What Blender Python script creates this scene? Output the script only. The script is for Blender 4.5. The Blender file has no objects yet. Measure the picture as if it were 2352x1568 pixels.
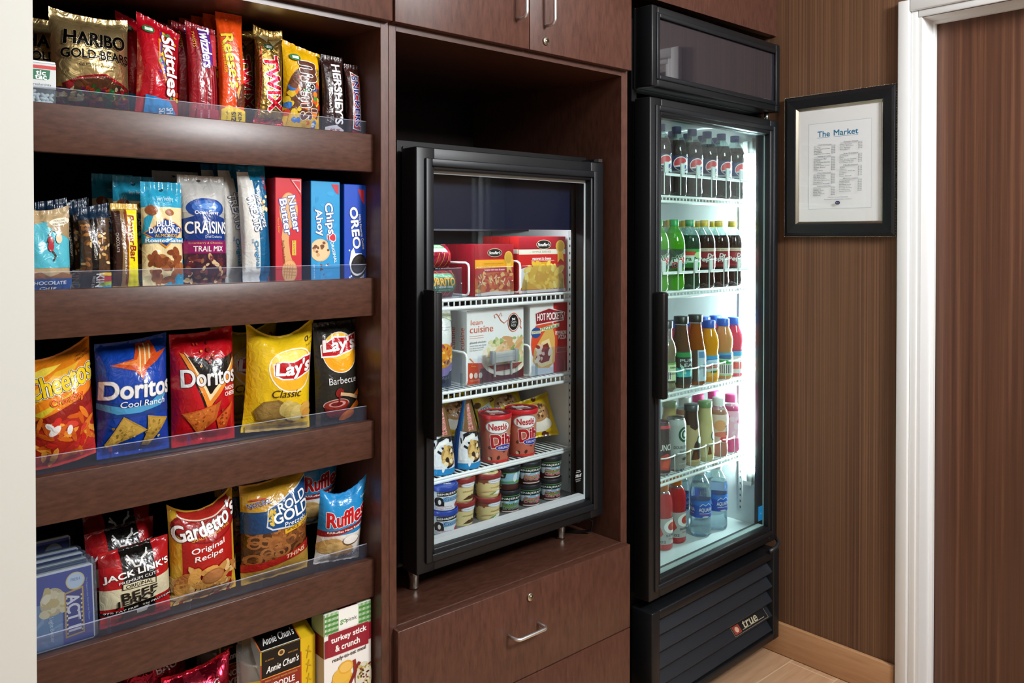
import bpy, bmesh, math, random
from mathutils import Vector, Matrix, geometry
PI = math.pi
SC = bpy.context.scene
COL = SC.collection

# ------------------------------------------------------------------ camera
FPX, VPR, CXP, PITCH, YAW = 1901.0, 568.0, 1176.0, math.radians(.64), math.radians(-41.8)
EYE = Vector((0, -1.44, 1.38))
cd = bpy.data.cameras.new('camera')
cam = bpy.data.objects.new('camera', cd); COL.objects.link(cam)
cam.location = EYE; cam.rotation_euler = (PI/2 - PITCH, 0, YAW)
cd.sensor_width = 36; cd.lens = FPX/2352*36
cd.shift_y = -(784 - VPR)/2352
cd.clip_start = .05
SC.camera = cam
SC.view_settings.view_transform = 'Standard'; SC.view_settings.look = 'None'
SC.view_settings.gamma = 1; SC.view_settings.use_curve_mapping = False
SC.view_settings.exposure = 0.0
# ------------------------------------------------------------------ world and lights
w = bpy.data.worlds.new('world'); SC.world = w; w.use_nodes = True
w.node_tree.nodes['Background'].inputs[0].default_value = (.8, .9, 1, 1)
w.node_tree.nodes['Background'].inputs[1].default_value = .05
def area(name, loc, target, sx, sy, power, col=(1, 1, 1)):
    l = bpy.data.lights.new(name, 'AREA'); l.shape = 'RECTANGLE'; l.size = sx; l.size_y = sy
    l.energy = power; l.color = col
    o = bpy.data.objects.new(name, l); COL.objects.link(o); o.location = loc
    o.rotation_euler = (Vector(target) - Vector(loc)).to_track_quat('-Z', 'Y').to_euler()
    return o
area('studio_light', (1.6, -2.25, 2.42), (1.0, .1, 1.2), .5, .5, 84, (.965, .985, 1))
area('flash_bounce', (1.95, -2.45, 1.80), (.8, .1, 1.3), .22, .22, 1.5, (1, .98, .97))
area('ceiling_lamp', (.75, -1.15, 2.57), (.75, -1.0, 0), .9, .45, 9, (.98, .99, 1))
area('room_lamp', (-.6, -2.0, 2.55), (.9, .2, 1.0), .8, .5, 4, (.98, .99, 1))

SC.cycles.max_bounces = 8; SC.cycles.transparent_max_bounces = 24
SC.cycles.sample_clamp_indirect = 4

# ------------------------------------------------------------------ helpers
def ray(u, v):
    a = (u - CXP)/FPX; b = (VPR - v)/FPX
    m = cam.rotation_euler.to_matrix()
    return m @ Vector((a, b, -1))
def atY(u, v, y):
    d = ray(u, v); return EYE + d*((y - EYE.y)/d.y)
def atZ(u, v, z):
    d = ray(u, v); return EYE + d*((z - EYE.z)/d.z)

def lin(h):
    h = h.lstrip('#')
    if len(h) == 3: h = ''.join(c*2 for c in h)
    o = []
    for i in (0, 2, 4):
        c = int(h[i:i+2], 16)/255
        o.append(c/12.92 if c <= .04045 else ((c+.055)/1.055)**2.4)
    return (*o, 1)
MATS = {}
FIN = dict(film=(0, .24, .5, .30, 60), foil=(.85, .27, .5, .45, 55), paper=(0, .42, .4, 0, 0), gloss=(0, .12, .5, 0, 0),
           matte=(0, .75, .3, 0, 0), satin=(0, .35, .5, 0, 0), metal=(1, .25, .5, 0, 0), brush=(1, .38, .5, 0, 0), plast=(0, .42, .35, 0, 0), ink=(0, .5, .3, 0, 0))
def mat(hexc, fin='paper'):
    k = (hexc, fin)
    if k in MATS: return MATS[k]
    m = bpy.data.materials.new(f'{fin}_{hexc.strip("#")}'); m.use_nodes = True
    nt = m.node_tree; b = nt.nodes['Principled BSDF']
    me, ro, sp, bs, sc = FIN[fin]
    b.inputs['Base Color'].default_value = lin(hexc); b.inputs['Metallic'].default_value = me
    b.inputs['Roughness'].default_value = ro; b.inputs['Specular IOR Level'].default_value = sp
    if bs:
        tc = nt.nodes.new('ShaderNodeTexCoord'); n = nt.nodes.new('ShaderNodeTexNoise'); bp = nt.nodes.new('ShaderNodeBump')
        n.inputs['Scale'].default_value = sc; n.inputs['Detail'].default_value = 2; n.inputs['Distortion'].default_value = 1.2
        bp.inputs['Strength'].default_value = bs; bp.inputs['Distance'].default_value = .006
        nt.links.new(tc.outputs['Object'], n.inputs['Vector']); nt.links.new(n.outputs['Fac'], bp.inputs['Height'])
        nt.links.new(bp.outputs['Normal'], b.inputs['Normal'])
    MATS[k] = m
    return m
def emis(name, col, s):
    m = bpy.data.materials.new(name); m.use_nodes = True
    b = m.node_tree.nodes['Principled BSDF']; b.inputs['Base Color'].default_value = (.8, .8, .8, 1)
    b.inputs['Emission Color'].default_value = (*col, 1); b.inputs['Emission Strength'].default_value = s
    return m
def clear(name, tint, glossy=.06, rough=.0, body=None, bodyfac=0):
    m = bpy.data.materials.new(name); m.use_nodes = True; nt = m.node_tree
    nt.nodes.remove(nt.nodes['Principled BSDF']); out = nt.nodes['Material Output']
    t = nt.nodes.new('ShaderNodeBsdfTransparent'); t.inputs[0].default_value = lin(tint)
    g = nt.nodes.new('ShaderNodeBsdfGlossy'); g.inputs['Roughness'].default_value = rough; g.inputs[0].default_value = (1, 1, 1, 1)
    lw = nt.nodes.new('ShaderNodeLayerWeight'); lw.inputs['Blend'].default_value = .5
    pw = nt.nodes.new('ShaderNodeMath'); pw.operation = 'POWER'; pw.inputs[1].default_value = 5
    ma = nt.nodes.new('ShaderNodeMath'); ma.operation = 'MULTIPLY_ADD'; ma.inputs[1].default_value = .9; ma.inputs[2].default_value = glossy
    ma.use_clamp = True; nt.links.new(lw.outputs['Facing'], pw.inputs[0])
    mx = nt.nodes.new('ShaderNodeMixShader')
    nt.links.new(pw.outputs[0], ma.inputs[0]); nt.links.new(ma.outputs[0], mx.inputs[0])
    src = t
    if body:
        d = nt.nodes.new('ShaderNodeBsdfDiffuse'); d.inputs[0].default_value = lin(body)
        m2 = nt.nodes.new('ShaderNodeMixShader'); m2.inputs[0].default_value = bodyfac
        nt.links.new(t.outputs[0], m2.inputs[1]); nt.links.new(d.outputs[0], m2.inputs[2]); src = m2
    nt.links.new(src.outputs[0], mx.inputs[1]); nt.links.new(g.outputs[0], mx.inputs[2])
    nt.links.new(mx.outputs[0], out.inputs[0])
    return m
def grain(name, c1, c2, scale, detail=6, rough=.38, c3=None, spec=.5, bump=0):
    """streaked surface: noise stretched by scale=(sx,sy,sz)"""
    m = bpy.data.materials.new(name); m.use_nodes = True; nt = m.node_tree; b = nt.nodes['Principled BSDF']
    tc = nt.nodes.new('ShaderNodeTexCoord'); mp = nt.nodes.new('ShaderNodeMapping'); mp.inputs['Scale'].default_value = scale
    n = nt.nodes.new('ShaderNodeTexNoise'); n.inputs['Scale'].default_value = 1; n.inputs['Detail'].default_value = detail
    n.inputs['Roughness'].default_value = .65
    r = nt.nodes.new('ShaderNodeValToRGB'); r.color_ramp.elements[0].position = .3; r.color_ramp.elements[1].position = .7
    r.color_ramp.elements[0].color = lin(c1); r.color_ramp.elements[1].color = lin(c2)
    if c3:
        e = r.color_ramp.elements.new(.52); e.color = lin(c3)
    nt.links.new(tc.outputs['Object'], mp.inputs[0]); nt.links.new(mp.outputs[0], n.inputs['Vector'])
    nt.links.new(n.outputs['Fac'], r.inputs[0]); nt.links.new(r.outputs[0], b.inputs['Base Color'])
    b.inputs['Roughness'].default_value = rough; b.inputs['Specular IOR Level'].default_value = spec
    if bump:
        bp = nt.nodes.new('ShaderNodeBump'); bp.inputs['Strength'].default_value = bump; bp.inputs['Distance'].default_value = .002
        nt.links.new(n.outputs['Fac'], bp.inputs['Height']); nt.links.new(bp.outputs[0], b.inputs['Normal'])
    return m

WOODH = grain('wood_horizontal', '#3a2218', '#56362a', (45, 130, 170), detail=8, rough=.36)
WOODV = grain('wood_vertical', '#3f241b', '#5c392d', (130, 130, 28), detail=8, rough=.36)
WOODSHADE = grain('wood_inside_shade', '#150c08', '#1d110c', (60, 60, 5), rough=.6, spec=.2)  # near-black tone: shade deep inside the cabinets is put into the colour
GLASS = clear('door_glass', '#fafcfc', .008)
ACRYL = clear('acrylic', '#f4f6fa', .02, .12, '#b4bcd8', .03)
ACRYLGLINT = clear('acrylic_edge_glint', '#f4f6fa', .05, .1, '#d8def0', .35)  # pale diffuse body paints in the light caught along the top edge
CLEARP = clear('clear_plastic', '#e8f0f0', .08, .05)
WRAP = clear('cellophane', '#dfe5ea', .10, .12, '#8090a8', .12)

class MB:
    def __init__(s):
        s.v = []; s.f = []; s.mi = []; s.sm = []; s.n = {}; s.mats = []
    def m(s, mt):
        if mt not in s.mats: s.mats.append(mt)
        return s.mats.index(mt)
    def add(s, vs, fs, mt, smooth=False, ns=None):
        o = len(s.v); k = s.m(mt)
        s.v += [tuple(p) for p in vs]
        if ns:
            for i, n in enumerate(ns): s.n[o+i] = tuple(n)
        for f in fs:
            s.f.append(tuple(o+i for i in f)); s.mi.append(k); s.sm.append(smooth)
    def box(s, x0, y0, z0, x1, y1, z1, mt, bev=0, seg=1):
        if not bev:
            vs = [(x, y, z) for z in (z0, z1) for y in (y0, y1) for x in (x0, x1)]
            s.add(vs, [(0, 2, 3, 1), (4, 5, 7, 6), (0, 1, 5, 4), (2, 6, 7, 3), (0, 4, 6, 2), (1, 3, 7, 5)], mt); return
        bm = bmesh.new(); bmesh.ops.create_cube(bm, size=1)
        for v in bm.verts:
            v.co = Vector(((x0+x1)/2 + v.co.x*(x1-x0), (y0+y1)/2 + v.co.y*(y1-y0), (z0+z1)/2 + v.co.z*(z1-z0)))
        bmesh.ops.bevel(bm, geom=bm.edges[:], offset=bev, segments=seg, affect='EDGES', profile=.5)
        s.bm(bm, mt, seg > 1)
    def bm(s, bm, mt, smooth=False):
        bm.verts.index_update()
        s.add([v.co for v in bm.verts], [[v.index for v in f.verts] for f in bm.faces], mt, smooth); bm.free()
    def lathe(s, prof, mt, n=24, c=(0, 0), smooth=True, axis='z', cap=True):
        """prof: list of (r, z) bottom to top"""
        vs = []; fs = []; q = len(prof)
        for r, z in prof:
            for i in range(n):
                a = 2*PI*i/n
                p = (c[0]+r*math.sin(a), c[1]-r*math.cos(a), z)
                if axis == 'y': p = (c[0]+r*math.sin(a), z, c[1]+r*math.cos(a))
                vs.append(p)
        for j in range(q-1):
            for i in range(n):
                k = (i+1) % n
                fs.append((j*n+i, j*n+k, (j+1)*n+k, (j+1)*n+i))
        if cap:
            if prof[0][0] > 0: fs.append(tuple(range(n-1, -1, -1)))
            if prof[-1][0] > 0: fs.append(tuple((q-1)*n+i for i in range(n)))
        if axis == 'y': fs = [f[::-1] for f in fs]
        s.add(vs, fs, mt, smooth)
    def tube(s, pts, r, mt, n=8, closed=False):
        pts = [Vector(p) for p in pts]; vs = []; fs = []; q = len(pts); up = None
        for i, p in enumerate(pts):
            a = pts[i-1] if (i or closed) else p; b = pts[(i+1) % q] if (i < q-1 or closed) else p
            t = (b-a).normalized()
            if up is None: up = Vector((0, 0, 1)) if abs(t.z) < .9 else Vector((1, 0, 0))
            x = t.cross(up).normalized(); y = x.cross(t).normalized(); up = y
            for k in range(n):
                an = 2*PI*k/n; vs.append(p + x*r*math.cos(an) + y*r*math.sin(an))
        for i in range(q if closed else q-1):
            j = (i+1) % q
            for k in range(n):
                l = (k+1) % n; fs.append((i*n+k, i*n+l, j*n+l, j*n+k))
        if not closed: fs += [tuple(range(n-1, -1, -1)), tuple((q-1)*n+k for k in range(n))]
        s.add(vs, fs, mt, True)
    def build(s, name, parent=None, loc=(0, 0, 0), rot=(0, 0, 0)):
        me = bpy.data.meshes.new(name); me.from_pydata(s.v, [], s.f)
        for m in s.mats: me.materials.append(m)
        me.polygons.foreach_set('material_index', s.mi); me.polygons.foreach_set('use_smooth', s.sm)
        me.update()
        if s.n:
            ln = []
            for p in me.polygons:
                for vi in p.vertices: ln.append(s.n[vi] if vi in s.n else ((0, 0, 0) if p.use_smooth else tuple(p.normal)))
            me.normals_split_custom_set(ln)
        o = bpy.data.objects.new(name, me); COL.objects.link(o)
        o.location = loc; o.rotation_euler = rot
        if parent: o.parent = parent
        return o
def tag(o, label, cat, group=None):
    o['label'] = label; o['category'] = cat
    if group: o['group'] = group
    return o
def thing(name, label, cat, loc=(0, 0, 0), rz=0, group=None, rx=0):
    o = bpy.data.objects.new(name, None); COL.objects.link(o); o.location = loc; o.rotation_euler = (rx, 0, rz)
    o.empty_display_size = .05
    return tag(o, label, cat, group)
def struct(name, mb):
    o = mb.build(name); o['kind'] = 'structure'; return o
def dup(root, loc=None, rz=None, label=None, dl=(0, 0, 0)):
    r = root.copy(); COL.objects.link(r)
    r.location = loc if loc is not None else root.location + Vector(dl)
    if rz is not None: r.rotation_euler = (r.rotation_euler.x, r.rotation_euler.y, rz)
    if label: r['label'] = label
    for ch in list(root.children):
        c = ch.copy(); COL.objects.link(c); c.parent = r
        for g in list(ch.children):
            d = g.copy(); COL.objects.link(d); d.parent = c
    return r

# ------------------------------------------------------------------ printed art laid on a gridded surface
TXT = {}
def text_mesh(s, off):
    k = (s, round(off, 3))
    if k in TXT: return TXT[k]
    c = bpy.data.curves.new('lettering', 'FONT'); c.body = s; c.size = 1; c.offset = off; c.resolution_u = 4
    o = bpy.data.objects.new('lettering', c)
    me = bpy.data.meshes.new_from_object(o)
    vs = [(v.co.x, v.co.y) for v in me.vertices]; fs = [tuple(p.vertices) for p in me.polygons]
    bpy.data.objects.remove(o); bpy.data.meshes.remove(me); bpy.data.curves.remove(c)
    if not vs: vs = [(0, 0), (1, 0), (0, 1)]
    bb = (min(v[0] for v in vs), min(v[1] for v in vs), max(v[0] for v in vs), max(v[1] for v in vs))
    TXT[k] = (vs, fs, bb); return TXT[k]
def R(x0, y0, x1, y1, c): return ('P', [(x0, y0), (x1, y0), (x1, y1), (x0, y1)], c)
def G(pts, c): return ('P', pts, c)
def L(cx, cy, rx, ry, c, rot=0, n=28): return ('E', cx, cy, rx, ry, c, rot, n)
def T(s, cx, cy, w, h, c, b=.015, oc=None, ow=.05, rot=0, sh=0, o2=None): return ('T', s, cx, cy, w, h, c, b, oc, ow, rot, sh, o2)
def S(x0, y0, x1, y1, n, size, cols, kind='nut', seed=1): return ('S', x0, y0, x1, y1, n, size, cols, kind, seed)
def V(pts, wd, c): return ('V', pts, wd, c)          # a stroke

class Surf:
    """grid of points P[i][j] (i along s, j along t) with normals; art in unit coordinates lies on it"""
    def __init__(s, P, W, H, N=None, ss=None, tt=None):
        s.P = P; s.W = W; s.H = H; s.ns = len(P)-1; s.mt = len(P[0])-1
        s.ss = ss or [i/s.ns for i in range(s.ns+1)]; s.tt = tt or [j/s.mt for j in range(s.mt+1)]
        if N is None:
            N = []
            for i in range(s.ns+1):
                row = []
                for j in range(s.mt+1):
                    a = P[min(i+1, s.ns)][j] - P[max(i-1, 0)][j]; b = P[i][min(j+1, s.mt)] - P[i][max(j-1, 0)]
                    n = a.cross(b); row.append(n.normalized() if n.length > 1e-12 else Vector((0, -1, 0)))
                N.append(row)
        s.N = N
    def cell(s, arr, x):
        lo = 0; hi = len(arr)-2
        while lo < hi:
            m = (lo+hi+1)//2
            if arr[m] <= x: lo = m
            else: hi = m-1
        return lo, (x-arr[lo])/(arr[lo+1]-arr[lo])
    def ev(s, x, y, off):
        x = min(max(x, 0), 1); y = min(max(y, 0), 1)
        i, a = s.cell(s.ss, x); j, b = s.cell(s.tt, y)
        w = ((1-a)*(1-b), a*(1-b), a*b, (1-a)*b); q = ((i, j), (i+1, j), (i+1, j+1), (i, j+1))
        p = Vector(); n = Vector()
        for k in range(4): p += s.P[q[k][0]][q[k][1]]*w[k]; n += s.N[q[k][0]][q[k][1]]*w[k]
        n.normalize()
        return p + n*off, n
    def base(s, mb, mt, smooth=True):
        vs = []; ns = []; fs = []; m1 = s.mt+1
        for i in range(s.ns+1):
            for j in range(m1): vs.append(s.P[i][j]); ns.append(s.N[i][j])
        for i in range(s.ns):
            for j in range(s.mt): fs.append((i*m1+j, (i+1)*m1+j, (i+1)*m1+j+1, i*m1+j+1))
        mb.add(vs, fs, mt, smooth, ns)
    def lay(s, mb, vs, fs, mt, off):
        """2-D mesh in unit coords -> cut along the grid lines -> laid on the surface"""
        xs = [v[0] for v in vs]; ys = [v[1] for v in vs]
        cx = [x for x in s.ss[1:-1] if min(xs)+1e-5 < x < max(xs)-1e-5]; cy = [y for y in s.tt[1:-1] if min(ys)+1e-5 < y < max(ys)-1e-5]
        if (cx or cy) and (s.ns > 1 or s.mt > 1):
            bm = bmesh.new(); bv = [bm.verts.new((v[0], v[1], 0)) for v in vs]
            for f in fs:
                try: bm.faces.new([bv[i] for i in f])
                except ValueError: pass
            for x in cx: bmesh.ops.bisect_plane(bm, geom=bm.verts[:]+bm.edges[:]+bm.faces[:], plane_co=(x, 0, 0), plane_no=(1, 0, 0), dist=1e-6)
            for y in cy: bmesh.ops.bisect_plane(bm, geom=bm.verts[:]+bm.edges[:]+bm.faces[:], plane_co=(0, y, 0), plane_no=(0, 1, 0), dist=1e-6)
            bm.verts.index_update()
            vs = [(v.co.x, v.co.y) for v in bm.verts]; fs = [[v.index for v in f.verts] for f in bm.faces]; bm.free()
        P = []; N = []
        for x, y in vs:
            p, n = s.ev(x, y, off); P.append(p); N.append(n)
        out = []
        for f in fs:
            ar = sum(vs[f[k]][0]*vs[f[(k+1) % len(f)]][1] - vs[f[(k+1) % len(f)]][0]*vs[f[k]][1] for k in range(len(f)))
            out.append(tuple(f) if ar > 0 else tuple(f)[::-1])
        mb.add(P, out, mt, True, N)
    def poly(s, mb, pts, mt, off):
        pts = [(min(max(p[0], 0), 1), min(max(p[1], 0), 1)) for p in pts]
        if len(pts) == 4: tri = [(0, 1, 2, 3)]
        else: tri = geometry.tessellate_polygon([[Vector((p[0]*s.W, p[1]*s.H, 0)) for p in pts]])
        s.lay(mb, pts, [tuple(t) for t in tri], mt, off)
    def art(s, mb, items, fin='paper', e0=.0004, de=.00013):
        off = e0; W, H = s.W, s.H
        for it in items:
            off += de; k = it[0]
            if k == 'P': s.poly(mb, it[1], mat(it[2], fin), off)
            elif k == 'E':
                _, cx, cy, rx, ry, c, rot, n = it; a0 = math.radians(rot); pts = []
                for i in range(n):
                    a = 2*PI*i/n; x = rx*W*math.cos(a); y = ry*H*math.sin(a)
                    pts.append((cx+(x*math.cos(a0)-y*math.sin(a0))/W, cy+(x*math.sin(a0)+y*math.cos(a0))/H))
                s.poly(mb, pts, mat(c, fin), off)
            elif k == 'V':
                _, pts, wd, c = it; q = [Vector((p[0]*W, p[1]*H)) for p in pts]; l = []; r = []
                for i in range(len(q)):
                    t = (q[min(i+1, len(q)-1)]-q[max(i-1, 0)]).normalized(); n = Vector((-t.y, t.x))*wd*W/2
                    l.append(q[i]+n); r.append(q[i]-n)
                for i in range(len(q)-1):
                    s.poly(mb, [(p.x/W, p.y/H) for p in (r[i], r[i+1], l[i+1], l[i])], mat(c, fin), off+i*3e-6)
            elif k == 'T':
                _, st, cx, cy, w, h, c, b, oc, ow, rot, sh, o2 = it
                vs, fs, bb = text_mesh(st, 0); a0 = math.radians(rot)
                vert = abs(abs(rot)-90) < 30
                mw, mh = (w*H, h*W) if vert else (w*W, h*H)
                kx = mw/(bb[2]-bb[0]); ky = mh/(bb[3]-bb[1]); em = min(kx, ky)
                small = mh < .0045
                lays = [(0 if small else b*.62, c)]
                if oc: lays.insert(0, (b*.62+ow*.85, oc))
                if o2: lays.insert(0, (b*.62+1.9*ow, o2))
                for bo, cc in lays:
                    n = 1 if bo < .004 else 4 if bo < .026 else 8 if bo < .06 else 12
                    for q in range(n):
                        an = 2*PI*(q+.5)/n; dx = 0 if n == 1 else bo*em*math.cos(an)*(1.25 if n == 4 else 1); dy = 0 if n == 1 else bo*em*math.sin(an)*(1.25 if n == 4 else 1); pts = []
                        for x, y in vs:
                            X = (x-(bb[0]+bb[2])/2)*kx; Y = (y-(bb[1]+bb[3])/2)*ky; X += Y*sh; X += dx; Y += dy
                            pts.append((cx+(X*math.cos(a0)-Y*math.sin(a0))/W, cy+(X*math.sin(a0)+Y*math.cos(a0))/H))
                        s.lay(mb, pts, fs, mat(cc, fin), off+q*5e-6)
                    off += de
            elif k == 'S':
                _, x0, y0, x1, y1, n, size, cols, kind, seed = it; rg = random.Random(seed)
                for q in range(n):
                    cx = rg.uniform(x0, x1); cy = rg.uniform(y0, y1); c = rg.choice(cols); a0 = rg.uniform(0, 2*PI); sz = size*rg.uniform(.75, 1.25)
                    o = off + q*4e-6; pts = []
                    if kind == 'ring':
                        for i in range(12):
                            a = 2*PI*i/12; a2 = 2*PI*(i+1)/12; ring = []
                            for rr, aa in ((.6, a), (1, a), (1, a2), (.6, a2)):
                                x = math.cos(aa)*rr*sz; y = math.sin(aa)*rr*sz*.8; ring.append((cx+x, cy+(y)*W/H))
                            s.poly(mb, ring, mat(c, fin), o)
                        continue
                    m = {'nut': 10, 'chip': 9, 'blob': 8, 'stick': 8}[kind]; ex = {'nut': .55, 'chip': .7, 'blob': .85, 'stick': .28}[kind]
                    for i in range(m):
                        a = 2*PI*i/m; rr = sz*(1 if kind in ('nut', 'stick') else rg.uniform(.75, 1.1))
                        if kind == 'chip': rr *= .75+.35*math.cos(3*a)
                        x = rr*math.cos(a); y = rr*ex*math.sin(a)
                        pts.append((cx+x*math.cos(a0)-y*math.sin(a0), cy+(x*math.sin(a0)+y*math.cos(a0))*W/H))
                    s.poly(mb, pts, mat(c, fin), o)
                off += n*4e-6 + de
def flat(mb, x0, z0, x1, z1, y, items, fin='paper', tf=None):
    """art on an upright rectangle facing -Y (tf maps the rectangle elsewhere)"""
    P = [[Vector((x, y, z)) for z in (z0, z1)] for x in (x0, x1)]
    if tf: P = [[tf(p) for p in row] for row in P]
    Surf(P, x1-x0, z1-z0).art(mb, items, fin, .0003, .00003)
def cyl(mb, prof, mt, items, fin='paper', n=32, smooth=True):
    """art wrapped round a lathe: prof (r,z) bottom to top; s=.5 faces -Y"""
    P = []; r0 = max(p[0] for p in prof); z0, z1 = prof[0][1], prof[-1][1]
    for i in range(n+1):
        a = 2*PI*(i/n-.5); P.append([Vector((r*math.sin(a), -r*math.cos(a), z)) for r, z in prof])
    sf = Surf(P, 2*PI*r0, z1-z0, tt=[(z-z0)/(z1-z0) for r, z in prof])
    for row0, row1 in ((0, n),):
        for j in range(len(prof)):
            q = (sf.N[row0][j]+sf.N[row1][j]).normalized(); sf.N[row0][j] = q; sf.N[row1][j] = q
    sf.base(mb, mt, smooth); sf.art(mb, items, fin)
    return sf

# ------------------------------------------------------------------ package builders
def bag(name, label, cat, group, W, H, D, base, art, fin='film', loc=(0, 0, 0), rx=-.1, rz=0, ry=0, seal=.055, top=(0, 0, 0), bot=(0, 0, 0),
        pinch=.05, wr=1.0, seed=1, flat_=.7, back=None, sealc=None):
    rg = random.Random(seed); N, M = 22, 30
    tt = sorted(set([0, seal*.5, seal] + [seal+(1-2*seal)*j/(M-4) for j in range(1, M-4)] + [1-seal, 1-seal*.5, 1]))
    ph = [rg.uniform(0, 6.28) for _ in range(12)]; fr = [rg.uniform(.7, 1.3) for _ in range(12)]
    def lag(q, s):
        return q[0]*2*(s-.5)*(s-1) + q[1]*-4*s*(s-1) + q[2]*2*s*(s-.5)
    def pt(s, t, side):
        u = min(max((t-seal)/(1-2*seal), 0), 1)
        pt_ = math.sin(PI*u)**.55 if 0 < u < 1 else 0
        q = abs(2*s-1); ps = (1-q**2.6)**flat_
        b = D/2*pt_*ps
        e = math.exp(-u/.16)+math.exp(-(1-u)/.16)
        cr = e*(math.sin(17*fr[0]*s+ph[0])+.7*math.sin(31*fr[1]*s+ph[1]+3*t))*.0022
        lo = (math.sin(6*fr[2]*s+5*fr[3]*t+ph[2])*.5+math.sin(9*fr[4]*t-7*s+ph[3])*.5+math.sin(13*fr[5]*(s+t)+ph[4])*.35)*.0022
        wrk = wr*(cr + lo*(.3+.7*pt_))*ps*(1 if 0 < u < 1 else .35)
        x = (s-.5)*W*(1-pinch*pt_)
        z = t*H + lag(top, s)*t**2.5 + lag(bot, s)*(1-t)**2.5
        y = (-b-wrk) if side > 0 else (b*.9-wrk*.4)
        if side > 0: y -= .0006
        if not 0 < u < 1: y += .0012*math.sin(s*40*fr[6]+ph[6])*wr
        return Vector((x, y, z))
    ss = [i/N for i in range(N+1)]
    mb = MB()
    P = [[pt(s, t, 1) for t in tt] for s in ss]
    sf = Surf(P, W, H, tt=tt); sf.base(mb, mat(base, fin))
    if sealc:
        for a, b in ((0, seal*.9), (1-seal*.9, 1)): sf.poly(mb, [(0, a), (1, a), (1, b), (0, b)], mat(sealc[0], sealc[1]), .0003)
    sf.art(mb, art, fin)
    Q = [[pt(s, t, -1) for t in tt] for s in reversed(ss)]
    Surf(Q, W, H, tt=tt).base(mb, mat(back or base, fin))
    loc = Vector(loc) + Vector((0, 0, max(0, D/2*math.sin(abs(rx))*.8) + W/2*abs(math.sin(ry))*.9))
    o = mb.build(name, None, loc, (rx, ry, rz))
    return tag(o, label, cat, group)

def carton(name, label, cat, group, W, H, D, base, art, loc, rz=0, rx=0, left=None, topart=None, right=None, fin='paper', bev=.0012):
    """printed box, origin at the middle of its bottom front edge"""
    mb = MB(); mb.box(-W/2, 0, 0, W/2, D, H, mat(base, fin), bev)
    flat(mb, -W/2+bev, bev, W/2-bev, H-bev, 0, art, fin)
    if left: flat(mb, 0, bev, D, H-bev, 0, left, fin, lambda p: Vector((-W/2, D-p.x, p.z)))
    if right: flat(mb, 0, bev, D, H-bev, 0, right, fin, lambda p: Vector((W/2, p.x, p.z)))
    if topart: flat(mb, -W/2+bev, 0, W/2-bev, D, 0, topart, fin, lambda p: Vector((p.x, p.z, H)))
    return tag(mb.build(name, None, loc, (rx, 0, rz)), label, cat, group)

def bar(name, label, cat, group, W, H, D, base, art, fin='film', **k):
    return bag(name, label, cat, group, W, H, D, base, art, fin, seal=k.pop('seal', .07), pinch=k.pop('pinch', .1), flat_=k.pop('flat_', .35), wr=k.pop('wr', .5), **k)
#%%SETTING
# ------------------------------------------------------------------ room
WHITE = mat('#e6e4e0', 'matte')
PAINT = mat('#eceeee', 'satin')
XR = 2.496
b = MB(); b.box(-2.6, -.03, 0, .2945, -.0012, 2.6, mat('#d2d3cc', 'matte')); b.box(-2.6, -.0012, 0, .232, .62, 2.6, mat('#d2d3cc', 'matte')); struct('wall_left', b)
b = MB(); b.box(-2.7, .66, 0, 2.8, .72, 2.6, mat('#4a3a30', 'matte')); struct('wall_back', b)
b = MB(); b.box(-2.7, -4.06, 0, 2.8, -4, 2.6, WHITE); struct('wall_front', b)
b = MB(); b.box(-2.66, -4, 0, -2.6, .66, 2.6, WHITE); struct('wall_west', b)
WALLP = grain('striped_wallpaper', '#50382a', '#826046', (3, 330, .5), detail=3, rough=.5, c3='#6c4d37', spec=.35, bump=.15)
b = MB(); b.box(XR, -.43, 0, XR+.12, .66, 2.6, WALLP); b.box(XR, -1.37, 2.03, XR+.12, -.43, 2.6, WALLP); b.box(XR, -4, 0, XR+.12, -1.37, 2.6, WALLP)
struct('wall_right', b)
def floor_mat():
    m = grain('floor_tile', '#b98f6c', '#cda683', (5, 60, 5), rough=.35)
    nt = m.node_tree; p = nt.nodes['Principled BSDF']
    tc = nt.nodes.new('ShaderNodeTexCoord'); mp = nt.nodes.new('ShaderNodeMapping'); mp.inputs['Location'].default_value = (.3, .043, 0)
    br = nt.nodes.new('ShaderNodeTexBrick'); br.inputs['Scale'].default_value = 1; br.inputs['Brick Width'].default_value = .92; br.inputs['Row Height'].default_value = .155
    br.inputs['Mortar Size'].default_value = .0022; br.inputs['Mortar'].default_value = lin('#dcc09c')
    src = p.inputs['Base Color'].links[0].from_socket
    nt.links.new(tc.outputs['Object'], mp.inputs[0]); nt.links.new(mp.outputs[0], br.inputs['Vector'])
    nt.links.new(src, br.inputs['Color1']); nt.links.new(src, br.inputs['Color2']); nt.links.new(br.outputs['Color'], p.inputs['Base Color'])
    return m
b = MB(); b.box(-2.7, -4.06, -.05, 2.8, .72, 0, floor_mat()); struct('floor', b)
b = MB(); b.box(-2.7, -4.06, 2.6, 2.8, .72, 2.65, WHITE); struct('ceiling', b)
BASEW = grain('baseboard_wood', '#a97c55', '#bd9068', (6, 6, 70), rough=.4)
b = MB(); b.box(XR-.016, -.37, .001, XR-.0005, .655, .105, BASEW, .003, 2); struct('baseboard_right', b)
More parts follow.
